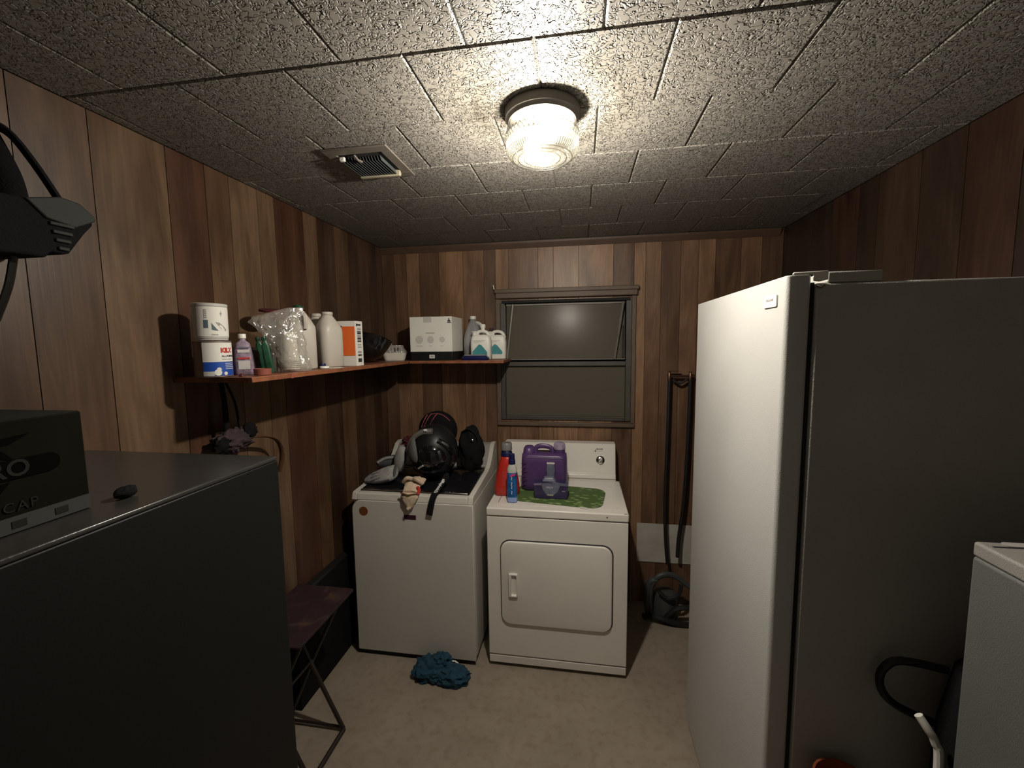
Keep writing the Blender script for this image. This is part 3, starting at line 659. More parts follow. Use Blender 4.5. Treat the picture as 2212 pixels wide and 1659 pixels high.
for a_, z_, r_ in ((.20, .016, .011), (.26, .026, .007), (.62, .012, .006)):
    mb.loft([[((.0544+t)*math.cos(VA+a_+r_*math.cos(q)/.054), (.0544+t)*math.sin(VA+a_+r_*math.cos(q)/.054), z_+r_*math.sin(q)) for q in [2*PI*k/10 for k in range(10)]] for t in (0, .0006)])
mb.build('printed_splash', 'paper_white', c2)
c1_ = thing('paint_can', 'white paint can with slate label stacked on top of another can', 'paint can', (-1.227, 1.253, S+.1225), rot=(.0, .012, 0))
MB().lathe([(.047, 0), (.049, .001), (.049, .006), (.0505, .007), (.0505, .110), (.052, .112), (.052, .119), (.049, .121), (.047, .117), (.044, .116), (.002, .116)], 40, cap1=False).build('can_body', 'milky_plastic', c1_)
MB().wrap(.0507, VA-.75, VA+2.9, .0125, .109, n=30).build('paper_label', 'paper_white', c1_)
MB().wrap(.0514, VA-.33, VA-.10, .040, .066, n=4).build('slate_block', 'label_slate', c1_)
for k in range(5): MB().wrap(.0514, VA-.30, VA-.15, .072+.006*k, .0755+.006*k, n=3).build('printed_line', 'ink_grey', c1_)
def pat(poly, r, m, name, par):
    MB().loft([[((r+t)*math.cos(VA+a_), (r+t)*math.sin(VA+a_), z_) for a_, z_ in poly] for t in (0, .0006)]).build(name, m, par, smooth=False)
pat([(.08, .035), (.26, .032), (.45, .031), (.26, .043), (.08, .056)], .0514, 'label_slate', 'slate_triangle', c1_)
pat([(.30, .060), (.52, .058), (.80, .046), (1.0, .036), (.95, .030), (.6, .038), (.42, .050)], .0514, 'ink_grey', 'grey_swoosh', c1_)
pat([(.56, .088), (.62, .091), (.64, .098), (.66, .091), (.74, .089), (.67, .086), (.65, .078), (.61, .085)], .0514, 'ink_grey', 'printed_star', c1_)
lettering('PRIMER', .006, oncyl(.0514, VA+.05, .018), 'ink_grey', c1_, cx=1)

def bottle(name, label, cat, loc, secs, m, rotz=0, cap=None, capm='white_plastic', handle=None, group=None, lab=None, neckn=20, rot=None, body='bottle_body'):
    t = thing(name, label, cat, loc, rotz, group, rot=rot)
    MB().sect(secs, 6).build(body, m, t, angle=50)
    if cap:
        r, z0, z1, ox = cap
        MB().lathe([(r*.9, z0), (r, z0+.001), (r, z1-.002), (r*.9, z1), (.001, z1)], 22, cx=ox, cap1=False).build('bottle_cap', capm, t, angle=50)
    if handle: MB().tube(bez(handle[0], 16), handle[1], 8).build('bottle_handle', m, t)
    return t
# purple labelled bottles
for i, (x, y, lb) in enumerate(((-1.268, 1.352, 'purple-labelled bottle with dull cap just behind the paint cans'), (-1.200, 1.356, 'purple-labelled bottle with bright white cap behind the paint cans'))):
    t = bottle('cleaner_bottle', lb, 'bottle', (x, y, S), [(0, .044, .058, .012), (.004, .048, .064, .014), (.05, .045, .060, .014), (.085, .038, .054, .012), (.112, .036, .044, .012), (.122, .022, .022, .01), (.128, .020, .020, .0095)], 'purple_label' if i else 'purple_label', VA+PI, cap=(.0125, .1285, .146, 0), capm='white_plastic' if i else 'paper_grey', group='purple-labelled cleaner bottles')
    for k, (mm, z0, z1) in enumerate((('steel_print', .094, .099), ('paper_grey', .079, .089), ('ink_red', .056, .062), ('paper_grey', .02, .05))):
        MB().box(-.0245 if z1 < .07 else -.0215, -.0235 if z1 < .07 else -.0205, -.018, .018, z0, z1).build('printed_band', mm, t)
bottle('slim_bottle', 'deep purple slim bottle in shadow behind the labelled bottles', 'bottle', (-1.290, 1.470, S), [(0, .038, .038, .018), (.08, .040, .040, .019), (.10, .030, .030, .014), (.112, .018, .018, .008)], 'deep_purple', cap=(.011, .1125, .126, 0), capm='deep_purple')
t = thing('spray_can', 'dull greyish spray can beside the green plastic bottles', 'can', (-1.215, 1.425, S))
MB().lathe([(.016, 0), (.018, .002), (.018, .075), (.014, .083), (.009, .086), (.009, .092), (.001, .093)], 20, cap1=False).build('can_body', 'purple_cloth', t)
MB().lathe([(.0095, .0863), (.0095, .097), (.001, .098)], 14, cap0=False).build('nozzle', 'grey_plastic', t)
for i, (x, y, tilt, lb) in enumerate(((-1.200, 1.462, .16, 'green plastic bottle leaning left behind the clear bag'), (-1.150, 1.425, .12, 'second green plastic bottle leaning against the clear bag'))):
    t = bottle('green_bottle', lb, 'bottle', (x, y, S+.003), [(0, .026, .020, .008), (.01, .030, .022, .009), (.10, .026, .018, .007), (.118, .014, .012, .005)], 'green_plastic', rot=(.0, -tilt, VA+PI/2), cap=(.008, .1185, .134, 0), capm='green_plastic', group='leaning green bottles')
t = thing('clay_dish', 'small round terracotta red dish at the shelf front edge', 'dish', (-1.105, 1.330, S))
MB().lathe([(.024, 0), (.027, .001), (.028, .022), (.026, .023), (.024, .006), (.001, .005)], 28, cap1=False).build('dish_body', 'clay_red', t)
MB().lathe([(.0001, 0), (.009, 0), (.006, .009), (.0001, .011)], 8).build('bottle_top', 'dark_red', loc=(-1.128, 1.262, S), label='tiny red plastic cap at the foot of the paint can', cat='cap')
# stack of foam cups inside the clear bag
t = thing('foam_cups', 'stack of white foam cups inside the clear plastic bag', 'cups', (-1.135, 1.518, S+.004))
for k in range(5):
    z = .003+k*.0075
    MB().lathe([(.026, z), (.0335, z+.006), (.0345, z+.003), (.0345, z+.007), (.033, z+.0073)], 26).build('foam_cup', 'styrofoam', t)
MB().lathe([(.033, .0415), (.032, .06), (.0245, .150), (.022, .152), (.001, .152)], 26, cap0=False, cap1=False).build('foam_cup', 'styrofoam', t)
# the bag itself, thin crumpled film
secs = [(.002, .130, .080, .012, 0), (.02, .132, .092, .012, 0), (.06, .120, .088, .006, 0), (.11, .130, .086, -.004, 0), (.15, .150, .080, -.020, 0), (.19, .176, .058, -.034, 0), (.212, .168, .036, -.030, 0), (.232, .110, .018, .006, 0), (.25, .050, .010, .034, 0)]
rings = []; n_ = 40
for i in range(len(secs)*4-3):
    q = i/4; k = min(int(q), len(secs)-2); f_ = q-k; s_ = [secs[k][j]*(1-f_)+secs[k+1][j]*f_ for j in range(5)]
    rg = []
    for j in range(n_):
        a_ = 2*PI*j/n_; rr_ = 1+.16*noise.noise(Vector((math.cos(a_)*2.4, math.sin(a_)*2.4, s_[0]*22)))+.10*noise.noise(Vector((math.cos(a_)*6, math.sin(a_)*6, s_[0]*60)))
        rg.append((s_[3]+s_[1]/2*rr_*math.cos(a_), s_[2]/2*rr_*math.sin(a_), s_[0]))
    rings.append(rg)
bgo = MB(); bgo.loft(rings, True, False)
bgo.build('plastic_bag', 'bag_film', loc=(-1.132, 1.510, S), rot=(0, 0, VA+PI/2), label='clear crumpled plastic bag standing on the left shelf', cat='bag', angle=25)
# jugs
jugsec = [(0, .100, .100, .03), (.006, .108, .108, .032), (.16, .108, .108, .032), (.175, .106, .106, .034), (.205, .082, .082, .034), (.232, .048, .048, .023), (.236, .046, .046, .022)]
def jug(loc, rz, label, cap=True, s=1.0, hh=True, neck=.025):
    t = thing('milk_jug', label, 'jug', loc, rz, group='pale plastic jugs on the left shelf')
    sc_ = [(a_*s, b_*s, c_*s, d_*s) for a_, b_, c_, d_ in jugsec]
    MB().sect(sc_, 7).build('jug_body', 'jug_plastic', t, angle=55)
    MB().lathe([(neck*.92*s, .2364*s), (neck*s, .238*s), (neck*s, .250*s), (neck*.85*s, .251*s), (neck*.8*s, .240*s)], 24, cap0=False).build('jug_neck', 'jug_plastic', t)
    if hh: MB().tube(bez([(.030*s, 0, .226*s), (.055*s, 0, .218*s), (.062*s, 0, .190*s), (.058*s, 0, .165*s)], 14), .010*s, 8).build('jug_handle', 'jug_plastic', t)
    return t
jug((-1.165, 1.830, S), VA+.35, 'open pale plastic jug standing in front beside the orange and white carton', hh=False, s=1.02)
jug((-1.270, 1.905, S), VA+.5, 'pale plastic jug half hidden behind the front jug', s=1.02)
t = jug((-1.195, 1.670, S), VA+.2, 'white plastic jug with sloped shoulder touching the clear bag', s=1.05, neck=.018)
def disc_thing(name, label, cat, loc, r, h, m, rot): 
    return MB().lathe([(r*.9, 0), (r, .001), (r, h*.8), (r*.93, h), (.001, h)], 28, cap1=False).build(name, m, loc=loc, rot=rot, label=label, cat=cat)
disc_thing('red_lid', 'dark red plastic lid lying tilted over the clear bag', 'lid', (-1.225, 1.555, S+.238), .052, .010, 'dark_red', (.10, .12, 0))  # loose lid, as are the green and dark blue ones
disc_thing('green_lid', 'small green lid on top of the sloped white jug', 'lid', (-1.195, 1.670, S+.264), .021, .010, 'green_plastic', (0, .1, 0))
disc_thing('white_disc', 'small white disc lying between two pale jugs', 'disc', (-1.118, 1.717, S), .020, .010, 'white_plastic', (0, 0, 0))
disc_thing('blue_lid', 'small dark blue lid behind the white disc', 'lid', (-1.150, 1.752, S), .014, .020, 'navy_plastic', (0, 0, 0))
MB().box(-.03, .03, -.024, .024, 0, .0015).build('card_slip', 'paper_white', loc=(-1.088, 1.752, S), rot=(0, 0, .8), label='white card slip lying under the front jug edge', cat='card', smooth=False)
# orange and white carton: faces near camera
t = thing('orange_carton', 'white carton with orange panel and printed side on the left shelf', 'box', (-1.075, 1.985, S), math.radians(0))
MB().box(-.10, 0, -.068, 0, 0, .218).build('carton_body', 'paper_white', t, bevel=.001)
MB().box(-.070, -.004, -.0692, -.0682, .050, .192).build('orange_panel', 'label_orange', t)
MB().box(-.074, -.0702, -.0692, -.0682, .188, .196).build('panel_tick', 'ink_black', t)
for k, (z0, z1) in enumerate(((.196, .204), (.176, .184), (.166, .170), (.154, .164), (.140, .150), (.128, .138), (.116, .124), (.10, .105), (.088, .094), (.062, .072), (.048, .056), (.018, .036))):
    MB().box(.0002, .0008, -.052, -.018, z0, z1).build('printed_line', 'ink_grey' if k in (1, 4, 7, 8, 9) else 'ink_black', t)
MB().box(.0002, .0008, -.060, -.053, .192, .206).build('logo_block', 'ink_black', t)
# black bowl, tilted
t = thing('black_wok', 'glossy black round bowl-shaped pan tilted on the left shelf', 'pan', (-1.205, 2.272, S+.135), rot=(-.30, .06, 0))
pr = [(.002, -.125), (.05, -.118), (.095, -.088), (.125, -.040), (.136, -.006), (.141, -.002), (.137, .002), (.132, -.006), (.120, -.040), (.09, -.084), (.045, -.112), (.002, -.118)]
MB().lathe(pr, 48, cap0=False, cap1=False).build('pan_bowl', 'black_gloss', t)
MB().tube([(-.03, -.137, -.004), (-.02, -.150, .006), (.02, -.150, .006), (.03, -.137, -.004)], .005, 8).build('helper_handle', 'black_plastic', t)
# clear clamshell pack
t = thing('clamshell_pack', 'crumpled clear white food container next to the white box', 'container', (-1.185, 2.590, S), .35)
MB().sect([(0, .12, .09, .02), (.012, .135, .105, .03), (.045, .15, .115, .03), (.05, .155, .12, .03)], 6).build('pack_base', 'styrofoam', t)
MB().sect([(.051, .155, .12, .03), (.056, .152, .118, .03), (.078, .12, .09, .03), (.098, .11, .075, .025)], 6).build('pack_lid', 'clear_shell', t)
for k in range(6): MB().box(-.05+k*.018, -.043+k*.018, -.0615, -.0605, .056, .084).build('printed_mark', 'ink_black' if k in (0, 3, 4) else 'ink_grey', t)
crumple(10, .024, .4, 3, 21, flat_bottom=-.02, squash=(1.0, 1, 1)).build('tissue_wad', 'paper_white', loc=(-1.078, 2.700, S+.0205), label='white crumpled tissue wad at the corner of the shelf', cat='tissue')

# big white box on black tray
t = thing('white_carton', 'large white printed carton on the corner shelf', 'box', (-1.050, 2.525, S+.0545))
BW, BD_, BH = .272, .24, .216
MB().box(0, BW, 0, BD_, 0, BH).build('carton_body', 'paper_white', t, bevel=.0015)
MB().box(.090, .142, -.0008, -.0001, BH-.035, BH).build('tape_tab', 'paper_grey', t, bevel=.0002)
MB().box(.090, .142, -.0002, .05, BH+.0001, BH+.001).build('tape_tab', 'paper_grey', t)
ft = lambda cx_, cz_: (lambda x, y, tt: (cx_+x, -.0004-tt, cz_+y))
lettering('homesmart', .0125, ft(.133, .117), 'ink_grey', t, bold=.0003)
lettering('~ ~', .016, ft(.118, .158), 'ink_faint', t)
for k, (cx_, rr_) in enumerate(((.060, .025), (.133, .022), (.208, .018))):
    MB().loft([[(cx_+rr_*math.cos(q), y_, .075+rr_*math.sin(q)) for q in [2*PI*j/20 for j in range(20)]] for y_ in (-.0002, -.0008)]).build('printed_icon', 'ink_faint', t)
    lettering(('STORAGE', 'SAFE', 'SOFT')[k], .0085, ft(cx_, .036), 'ink_grey', t)
MB().loft([[(.255+x, y_, BH-.028+z) for x, z in ((-.010, -.004), (.010, -.004), (.008, .004), (.004, .006), (.003, .016), (-.003, .018), (-.004, .006), (-.009, .004))] for y_ in (-.0002, -.0008)]).build('care_symbol', 'ink_black', t)
MB().box(.243, .268, -.0008, -.0002, BH-.040, BH-.034).build('care_line', 'ink_black', t)
lettering('fragile', .012, lambda x, y, tt: (BW+.0004+tt, .10+x, .10+y), 'ink_faint', t)
t = thing('black_base_box', 'flat black box with a small white label under the white carton', 'box', (-1.047, 2.5265, S))
MB().box(0, .268, 0, .235, 0, .0535).build('box_body', 'black_plastic', t, bevel=.002)
MB().box(.120, .154, -.0012, -.0001, .014, .036).build('white_label', 'paper_white', t, bevel=.0002)
MB().box(.127, .147, -.0018, -.0013, .019, .031).build('label_print', 'ink_grey', t)
# jugs right of it
t = thing('clear_jug', 'tall clear grey jug with white cap behind the white carton', 'jug', (-.700, 2.748, S+.0), .0)
MB().sect([(0, .115, .09, .03), (.004, .12, .10, .03), (.13, .12, .10, .03), (.17, .108, .09, .035), (.22, .075, .065, .03), (.255, .040, .040, .019), (.262, .036, .036, .017)], 7).build('jug_body', 'milky_clear', t, angle=55)
MB().sect([(.003, .112, .092, .03), (.085, .112, .092, .03), (.09, .11, .09, .03)], 7).build('dark_label', 'pipe_grey', t)
MB().lathe([(.019, .2625), (.0205, .264), (.0205, .281), (.018, .282), (.001, .282)], 22, cap1=False).build('bottle_cap', 'white_plastic', t)
MB().tube(bez([(.022, -.004, .240), (.050, -.004, .228), (.064, -.004, .185), (.062, -.004, .15)], 14), .011, 8).build('jug_handle', 'milky_plastic', t)
def teal_jug(loc, rz, label, s, cap=True):
    t = thing('detergent_jug', label, 'jug', loc, rz, group='white jugs with teal labels')
    MB().sect([(0, .112*s, .07*s, .018), (.004, .12*s, .076*s, .02), (.10*s, .12*s, .076*s, .02), (.128*s, .112*s, .07*s, .022), (.142*s, .10*s, .058*s, .022), (.146*s, .06*s, .05*s, .02)], 7).build('jug_body', 'white_plastic', t, angle=55)
    MB().tube(bez([(-.022*s, 0, .140*s), (-.020*s, 0, .158*s), (-.004*s, 0, .166*s), (.024*s, 0, .164*s), (.042*s, 0, .150*s), (.050*s, 0, .128*s)], 20), .010*s, 8).build('jug_handle', 'white_plastic', t)
    MB().lathe([(.012*s, .13*s), (.012*s, .160*s), (.018*s, .161*s), (.018*s, .166*s), (.001, .167*s)], 20, cx=-.040*s, cap1=False).build('spout_cap', 'white_plastic', t)
    tri = [(-.046*s, .030*s), (.040*s, .030*s), (.040*s, .045*s), (.006*s, .086*s), (-.008*s, .090*s), (-.020*s, .076*s), (-.046*s, .048*s)]
    MB().prism(tri, 'y', -.0388*s-.0012, -.0388*s).build('teal_label', 'label_teal', t, smooth=False)
    for k in range(3): MB().box(-.040*s, -.012*s+.02*k*s, -.0390*s-.001, -.0388*s, (.098+.006*k)*s, (.1005+.006*k)*s).build('printed_line', 'ink_faint', t)
    return t
t = teal_jug((-.622, 2.645, S), .05, 'white detergent jug with teal triangle label, front one by the window', 1.08)
MB().lathe([(.014, .1745), (.013, .200), (.0165, .201), (.0165, .222), (.014, .224), (.001, .224)], 20, cx=.012, cap1=False).build('pour_cap', 'white_plastic', t)
teal_jug((-.545, 2.755, S), .05, 'white detergent jug with teal label standing behind next to the window jamb', 1.08)
t = thing('navy_tray', 'flat dark navy case lying at the shelf front before the white jugs', 'case', (-.640, 2.555, S))
MB().sect([(0, .165, .065, .012), (.012, .17, .07, .014), (.028, .14, .055, .012)], 6).build('case_body', 'navy_plastic', t)
MB().sect([(.0285, .14, .055, .012), (.034, .135, .05, .012)], 6).build('case_lid', 'grey_plastic', t)
MB().box(-.016, .016, -.008, 0, -.008, .008).build('wall_plate', 'plum_badge', loc=(-.588, YB-.0005, 1.848), label='small dark plate on the back wall left of the window', cat='plate', bevel=.002)
MB().tube([(-.563, YB-.030, 2.107), (-.568, YB-.032, 2.135)], [.004, .0035], 8).build('white_peg', 'white_plastic', label='tiny white stick leaning on the window head casing', cat='stick')

# ------------------------------------------------------------------ on the dryer
DT = DZ+.0006
mt = MB().prism([(x, y) for x, y in [(p[0], p[1]) for p in ring(.50, .30, .07, 8)]], 'z', 0, .003)
mt.build('counter_mat', 'leaf_print_mat', loc=(-.115, 2.335, DT), rot=(0, 0, -.14), label='green leaf-printed drying mat spread on the dryer top', cat='mat', bevel=.0008)
MT = DT+.0036
t = thing('laundry_detergent', 'tall red detergent bottle with navy cap on the left of the dryer', 'bottle', (-.412, 2.330, MT-.003), .15)
MB().sect([(0, .135, .095, .035), (.006, .145, .105, .04), (.05, .142, .105, .04), (.12, .118, .094, .038), (.18, .090, .08, .034), (.212, .066, .066, .03), (.218, .058, .058, .028)], 7).build('bottle_body', 'red_plastic', t, angle=55)
MB().sect([(.06, .080, .106, .02), (.14, .074, .097, .02)], 6).build('front_label', 'ink_red', t)
MB().lathe([(.031, .2185), (.033, .220), (.032, .240), (.026, .250), (.025, .252)], 26).build('pour_collar', 'navy_plastic', t)
MB().lathe([(.0305, .2525), (.032, .254), (.030, .290), (.027, .294), (.001, .294)], 26, cap1=False).build('measuring_cap', C('smoky_cap', (.16, .16, .15), .25), t)
t = thing('spray_bottle', 'blue-labelled upright bottle with pale blue liquid at the dryer front', 'bottle', (-.362, 2.205, DT), .0)
MB().sect([(0, .048, .040, .014), (.004, .056, .046, .018), (.028, .056, .046, .018)], 7).build('liquid_base', 'blue_liquid', t)
MB().sect([(.0285, .055, .045, .018), (.155, .052, .042, .018), (.163, .050, .042, .018)], 7).build('blue_label', 'blue_label', t)
MB().sect([(.1635, .053, .045, .02), (.185, .052, .044, .02), (.200, .040, .036, .017), (.208, .032, .032, .015)], 7).build('bottle_body', 'milky_plastic', t)
MB().lathe([(.017, .2085), (.019, .210), (.018, .232), (.016, .234), (.0155, .262), (.013, .264), (.001, .264)], 22, cap1=False).build('bottle_cap', 'navy_plastic', t)
MB().prism([(-.012, .140), (.018, .150), (.024, .160), (.002, .158), (-.006, .150)], 'y', -.0236, -.0226).build('pink_flash', 'pink_ink', t, smooth=False)
lettering('~ ~~ ~', .034, lambda x, y, tt: (.0-y, -.0232-tt, .095+x), 'ink_faint', t, bold=.0008)
# purple jerrycan
t = thing('purple_jug', 'large purple detergent jug with handle and clear cap on the dryer', 'jug', (-.205, 2.430, MT), .0)
MB().sect([(0, .24, .11, .03), (.006, .262, .125, .04), (.04, .266, .13, .04), (.17, .264, .13, .04), (.205, .258, .125, .04), (.214, .24, .11, .04)], 7).build('jug_body', 'purple_plastic', t, angle=55)
MB().sect([(.2145, .066, .09, .03), (.240, .060, .08, .03), (.250, .045, .06, .02)], 6, cx=-.090).build('left_shoulder', 'purple_plastic', t, angle=55)
MB().tube(bez([(-.055, 0, .205), (-.050, 0, .238), (-.025, 0, .252), (.018, 0, .250), (.044, 0, .236), (.050, 0, .205)], 24), .012, 10, flat=1.2).build('jug_handle', 'purple_plastic', t)
MB().lathe([(.034, .2145), (.033, .235), (.034, .237)], 26, cx=.088, cap1=True).build('pour_neck', 'purple_plastic', t)
MB().lathe([(.034, .2375), (.036, .239), (.033, .268), (.024, .276), (.001, .277)], 26, cx=.088, cap1=False).build('measuring_cap', 'violet_cap', t)
MB().lathe([(.022, .238), (.020, .262), (.001, .263)], 20, cx=.090, cap1=False).build('inner_spout', 'white_plastic', t)
for k in range(6): MB().box(-.131, -.095, -.0662, -.0650, .035+.025*k, .038+.025*k).build('moulded_rib', 'deep_purple' if k % 2 else 'purple_plastic', t)
MB().box(-.095, .110, -.0662, -.0645, .196, .199).build('moulded_ridge', 'violet_clear', t)
# pod box
t = thing('pod_container', 'dark printed carton with silver panel in front of the purple jug', 'box', (-.157, 2.290, MT), .02)
MB().prism([(-.090, 0), (.090, 0), (.095, .088), (.02, .093), (-.095, .086)], 'y', -.035, .035).build('carton_body', 'pod_box', t, bevel=.003)
MB().prism([(-.055, .086), (.055, .088), (.038, .042), (.010, .020), (-.020, .020), (-.040, .045)], 'y', -.0366, -.0355).build('silver_panel', 'steel_print', t)
MB().prism([(-.022, .026), (.016, .026), (.012, .016), (-.016, .017)], 'y', -.0374, -.0367).build('silver_seal', 'chrome', t)
MB().prism([(-.092, .074), (-.045, .076), (-.048, .088), (-.094, .085)], 'y', -.0366, -.0355).build('pink_corner', 'violet_clear', t)
MB().prism([(.045, .076), (.093, .074), (.0945, .087), (.05, .090)], 'y', -.0366, -.0355).build('grey_corner', 'steel_print', t)
lettering('PODS', .014, lambda x, y, tt: (-.005+x, -.0368-tt, .064+y), 'ink_faint', t)
lettering('SCENT', .007, lambda x, y, tt: (.070+x, -.0360-tt, .045+y), 'ink_faint', t)
MB().sect([(.0935, .075, .05, .008), (.108, .058, .04, .008), (.112, .05, .035, .006)], 5, cx=-.01).build('flap_top', 'steel_print', t)
t = thing('dark_blue_bottle', 'grey-blue ribbed bottle standing behind the dark printed carton', 'bottle', (-.163, 2.349, MT), 0)
MB().sect([(0, .045, .022, .008), (.12, .048, .022, .008), (.135, .052, .022, .006), (.165, .044, .020, .006), (.170, .046, .020, .005)], 5).build('bottle_body', 'steel_print', t)
MB().sect([(.1705, .046, .020, .005), (.176, .044, .018, .005)], 5).build('bottle_cap', 'ink_faint', t)
MB().prism(ring(.040, .012, .005, 4), 'z', 0, .002).build('white_card', 'paper_white', loc=(.020, 2.155, DT), rot=(0, 0, -.08), label='thin white plastic strip at the front edge of the green mat', cat='strip')

# ------------------------------------------------------------------ on the washer
def spatch(c, R3, d, upv, outline, lift, th, n=5):
    """a piece of shell: polar outline (angle -> half-size in radians) around direction d on an ellipsoid"""
    d = Vector(d).normalized(); u = (Vector(upv)-d*Vector(upv).dot(d)).normalized(); s_ = d.cross(u)
    K = len(outline); rings = []
    def P(a_, b_, k_):
        L_ = math.hypot(a_, b_)
        q = d*math.cos(L_) + ((s_*a_+u*b_)/L_*math.sin(L_) if L_ > 1e-6 else Vector((0, 0, 0)))
        return (c[0]+q.x*R3[0]*k_, c[1]+q.y*R3[1]*k_, c[2]+q.z*R3[2]*k_)
    rings.append([P(a_, b_, lift-.02) for a_, b_ in outline])
    for j in range(n):
        f_ = 1-j/n; rings.append([P(a_*f_, b_*f_, lift+th*(1-f_**4)) for a_, b_ in outline])
    rings.append([P(a_*.02, b_*.02, lift+th) for a_, b_ in outline])
    return MB().loft(rings)
def ell(a_, b_, r, n=28, ox=0, oy=0): return [(ox+a_*math.cos(2*PI*k/n)*math.cos(r)-b_*math.sin(2*PI*k/n)*math.sin(r), oy+a_*math.cos(2*PI*k/n)*math.sin(r)+b_*math.sin(2*PI*k/n)*math.cos(r)) for k in range(n)]
hm = thing('motorcycle_helmet', 'glossy black helmet with grey side plate on top of the washer', 'helmet', (-.850, 2.350, .974))
hc_, hr = (0, 0, .150), (.140, .140, .158)
sp = MB(); rings = []
for i in range(0, 25):
    th = PI*(.02+.96*i/24)
    rings.append([(hc_[0]+hr[0]*math.sin(th)*math.cos(2*PI*k/48), hc_[1]+hr[1]*math.sin(th)*math.sin(2*PI*k/48), max(hc_[2]+hr[2]*math.cos(th), .001)) for k in range(48)])
sp.loft(rings).build('helmet_shell', 'black_plastic', hm)
spatch(hc_, hr, (.20, -1, -.10), (0, 0, 1), ell(.62, .50, .1), 1.0, .08).build('visor', 'black_gloss', hm)
spatch(hc_, hr, (-.66, -.80, .22), (0, 0, 1), ell(.26, .50, -.62), 1.08, .05).build('side_plate', 'grey_shell', hm)
def arc(c, R3, pts, k_):
    out = []
    for p in pts:
        q = Vector(p).normalized(); out.append((c[0]+q.x*R3[0]*k_, c[1]+q.y*R3[1]*k_, c[2]+q.z*R3[2]*k_))
    return out
MB().tube(bez(arc(hc_, hr, [(-1, -.35, -.35), (-.98, -.45, .1), (-.80, -.55, .55), (-.35, -.62, .85), (.15, -.60, .88)], 1.03), 32), .017, 8).build('brow_band', 'grey_shell', hm)
MB().tube(arc(hc_, hr, [(-.14, -.66, .84), (-.04, -.66, .84)], 1.155), .007, 6).build('white_tag', 'white_plastic', hm)
MB().tube(arc(hc_, hr, [(-.40, -1, -.50), (-.12, -1, -.30)], 1.08), .005, 8).build('visor_tab', 'milky_plastic', hm)
MB().tube(bez(arc(hc_, hr, [(.45, -.8, .6), (.80, -.60, .3), (.95, -.4, -.1), (.90, -.45, -.5)], 1.03), 20), .015, 8).build('edge_trim', 'black_gloss', hm)
MB().tube(bez(arc(hc_, hr, [(-.75, -.7, -.55), (-.3, -1, -.78), (.3, -1, -.78), (.8, -.6, -.6)], 1.0), 20), .016, 8).build('chin_bar', 'black_gloss', hm)
# striped helmet behind
cpx = thing('striped_helmet', 'black helmet with thin pink stripes behind the glossy helmet', 'helmet', (-.925, 2.640, 1.100))
cc, cr = (0, 0, .090), (.130, .085, .125)
rings = []
for i in range(0, 19):
    th = PI*(.02+.96*i/18)
    rings.append([(cc[0]+cr[0]*math.sin(th)*math.cos(2*PI*k/36), cc[1]+cr[1]*math.sin(th)*math.sin(2*PI*k/36), max(cc[2]+cr[2]*math.cos(th), .001)) for k in range(36)])
MB().loft(rings).build('helmet_shell', 'black_cloth', cpx)
for i, xx in enumerate((-.55, -.25, .1)):
    MB().tube(bez(arc(cc, cr, [(xx-.35, -.9, .25), (xx-.12, -.7, .8), (xx+.02, -.45, 1)], 1.01), 14), .0030, 6).build('pink_stripe', 'stripe_pink', cpx)
MB().tube(bez(arc(cc, cr, [(-.28, -.5, 1), (.1, -.5, 1), (.45, -.5, .9), (.8, -.5, .6)], 1.015), 14), .0030, 6).build('pink_stripe', 'stripe_pink', cpx)
# black gear bag at the right, lying against the console
gb = thing('gear_bag', 'black cloth gear bag slumped against the right of the helmet', 'bag', (-.658, 2.468, .980))
crumple(18, .108, .22, 1.9, 3, flat_bottom=-.130, squash=(.72, .50, 1.28)).build('bag_body', 'black_cloth', gb, loc=(0, 0, .137))
MB().tube(bez([(-.05, -.03, .240), (.0, -.04, .262), (.045, -.04, .225), (.055, -.03, .17)], 16), .009, 8, flat=.4).build('bag_strap', 'black_plastic', gb)
MB().lathe([(.008, 0), (.009, .002), (.006, .005), (.001, .006)], 14, cap1=False).build('snap_button', 'chrome', gb, loc=(.024, -.060, .20), rot=(PI/2, 0, 0))
# grey padded gloves
def pad(mb, secs, n=20, wob=.08, sd=0):
    """closed padded shape along local x: (x, half height, half thickness, y, z)"""
    rings = []
    for i, q in enumerate(secs):
        rg = []
        for k in range(n):
            a_ = 2*PI*k/n; nz = 1+wob*noise.noise(Vector((math.cos(a_)*2+sd, math.sin(a_)*2, q[0]*30)))
            rg.append((q[0], q[3]+q[1]*nz*math.cos(a_), q[4]+q[2]*nz*math.sin(a_)))
        rings.append(rg)
    return mb.loft(rings)
g1 = thing('sports_glove', 'grey padded glove with punched holes at the left of the washer top', 'glove', (-1.118, 2.215, 1.006), rot=(.80, -.30, -.08), group='grey padded sports gloves')
pad(MB(), [(-.118, .010, .006, 0, 0), (-.10, .022, .014, 0, 0), (-.06, .036, .022, 0, 0), (-.01, .046, .026, 0, 0), (.04, .050, .028, 0, 0), (.075, .046, .027, 0, 0), (.095, .030, .018, 0, 0)]).build('glove_palm', 'glove_grey', g1, angle=60)
hb = MB()
for i in range(11):
    for j in range(3):
        x_ = -.055+.0115*i; y_ = -.026+.019*j+(i-5)*.0008
        hb.lathe([(.0034, .0), (.0026, .003)], 6, cx=x_, cy=y_)
        for q in range(len(hb.v)-12, len(hb.v)): hb.v[q] = (hb.v[q][0], hb.v[q][1], hb.v[q][2]+.0245*math.sqrt(max(.05, 1-(y_/.05)**2))-.001)
o = hb.build('punched_holes', 'ink_black', g1); o['kind'] = 'stuff'
MB().tube(bez([(.086, -.030, .006), (.096, .0, .018), (.086, .030, .006)], 12), .008, 8).build('glove_cuff', 'glove_dark', g1)
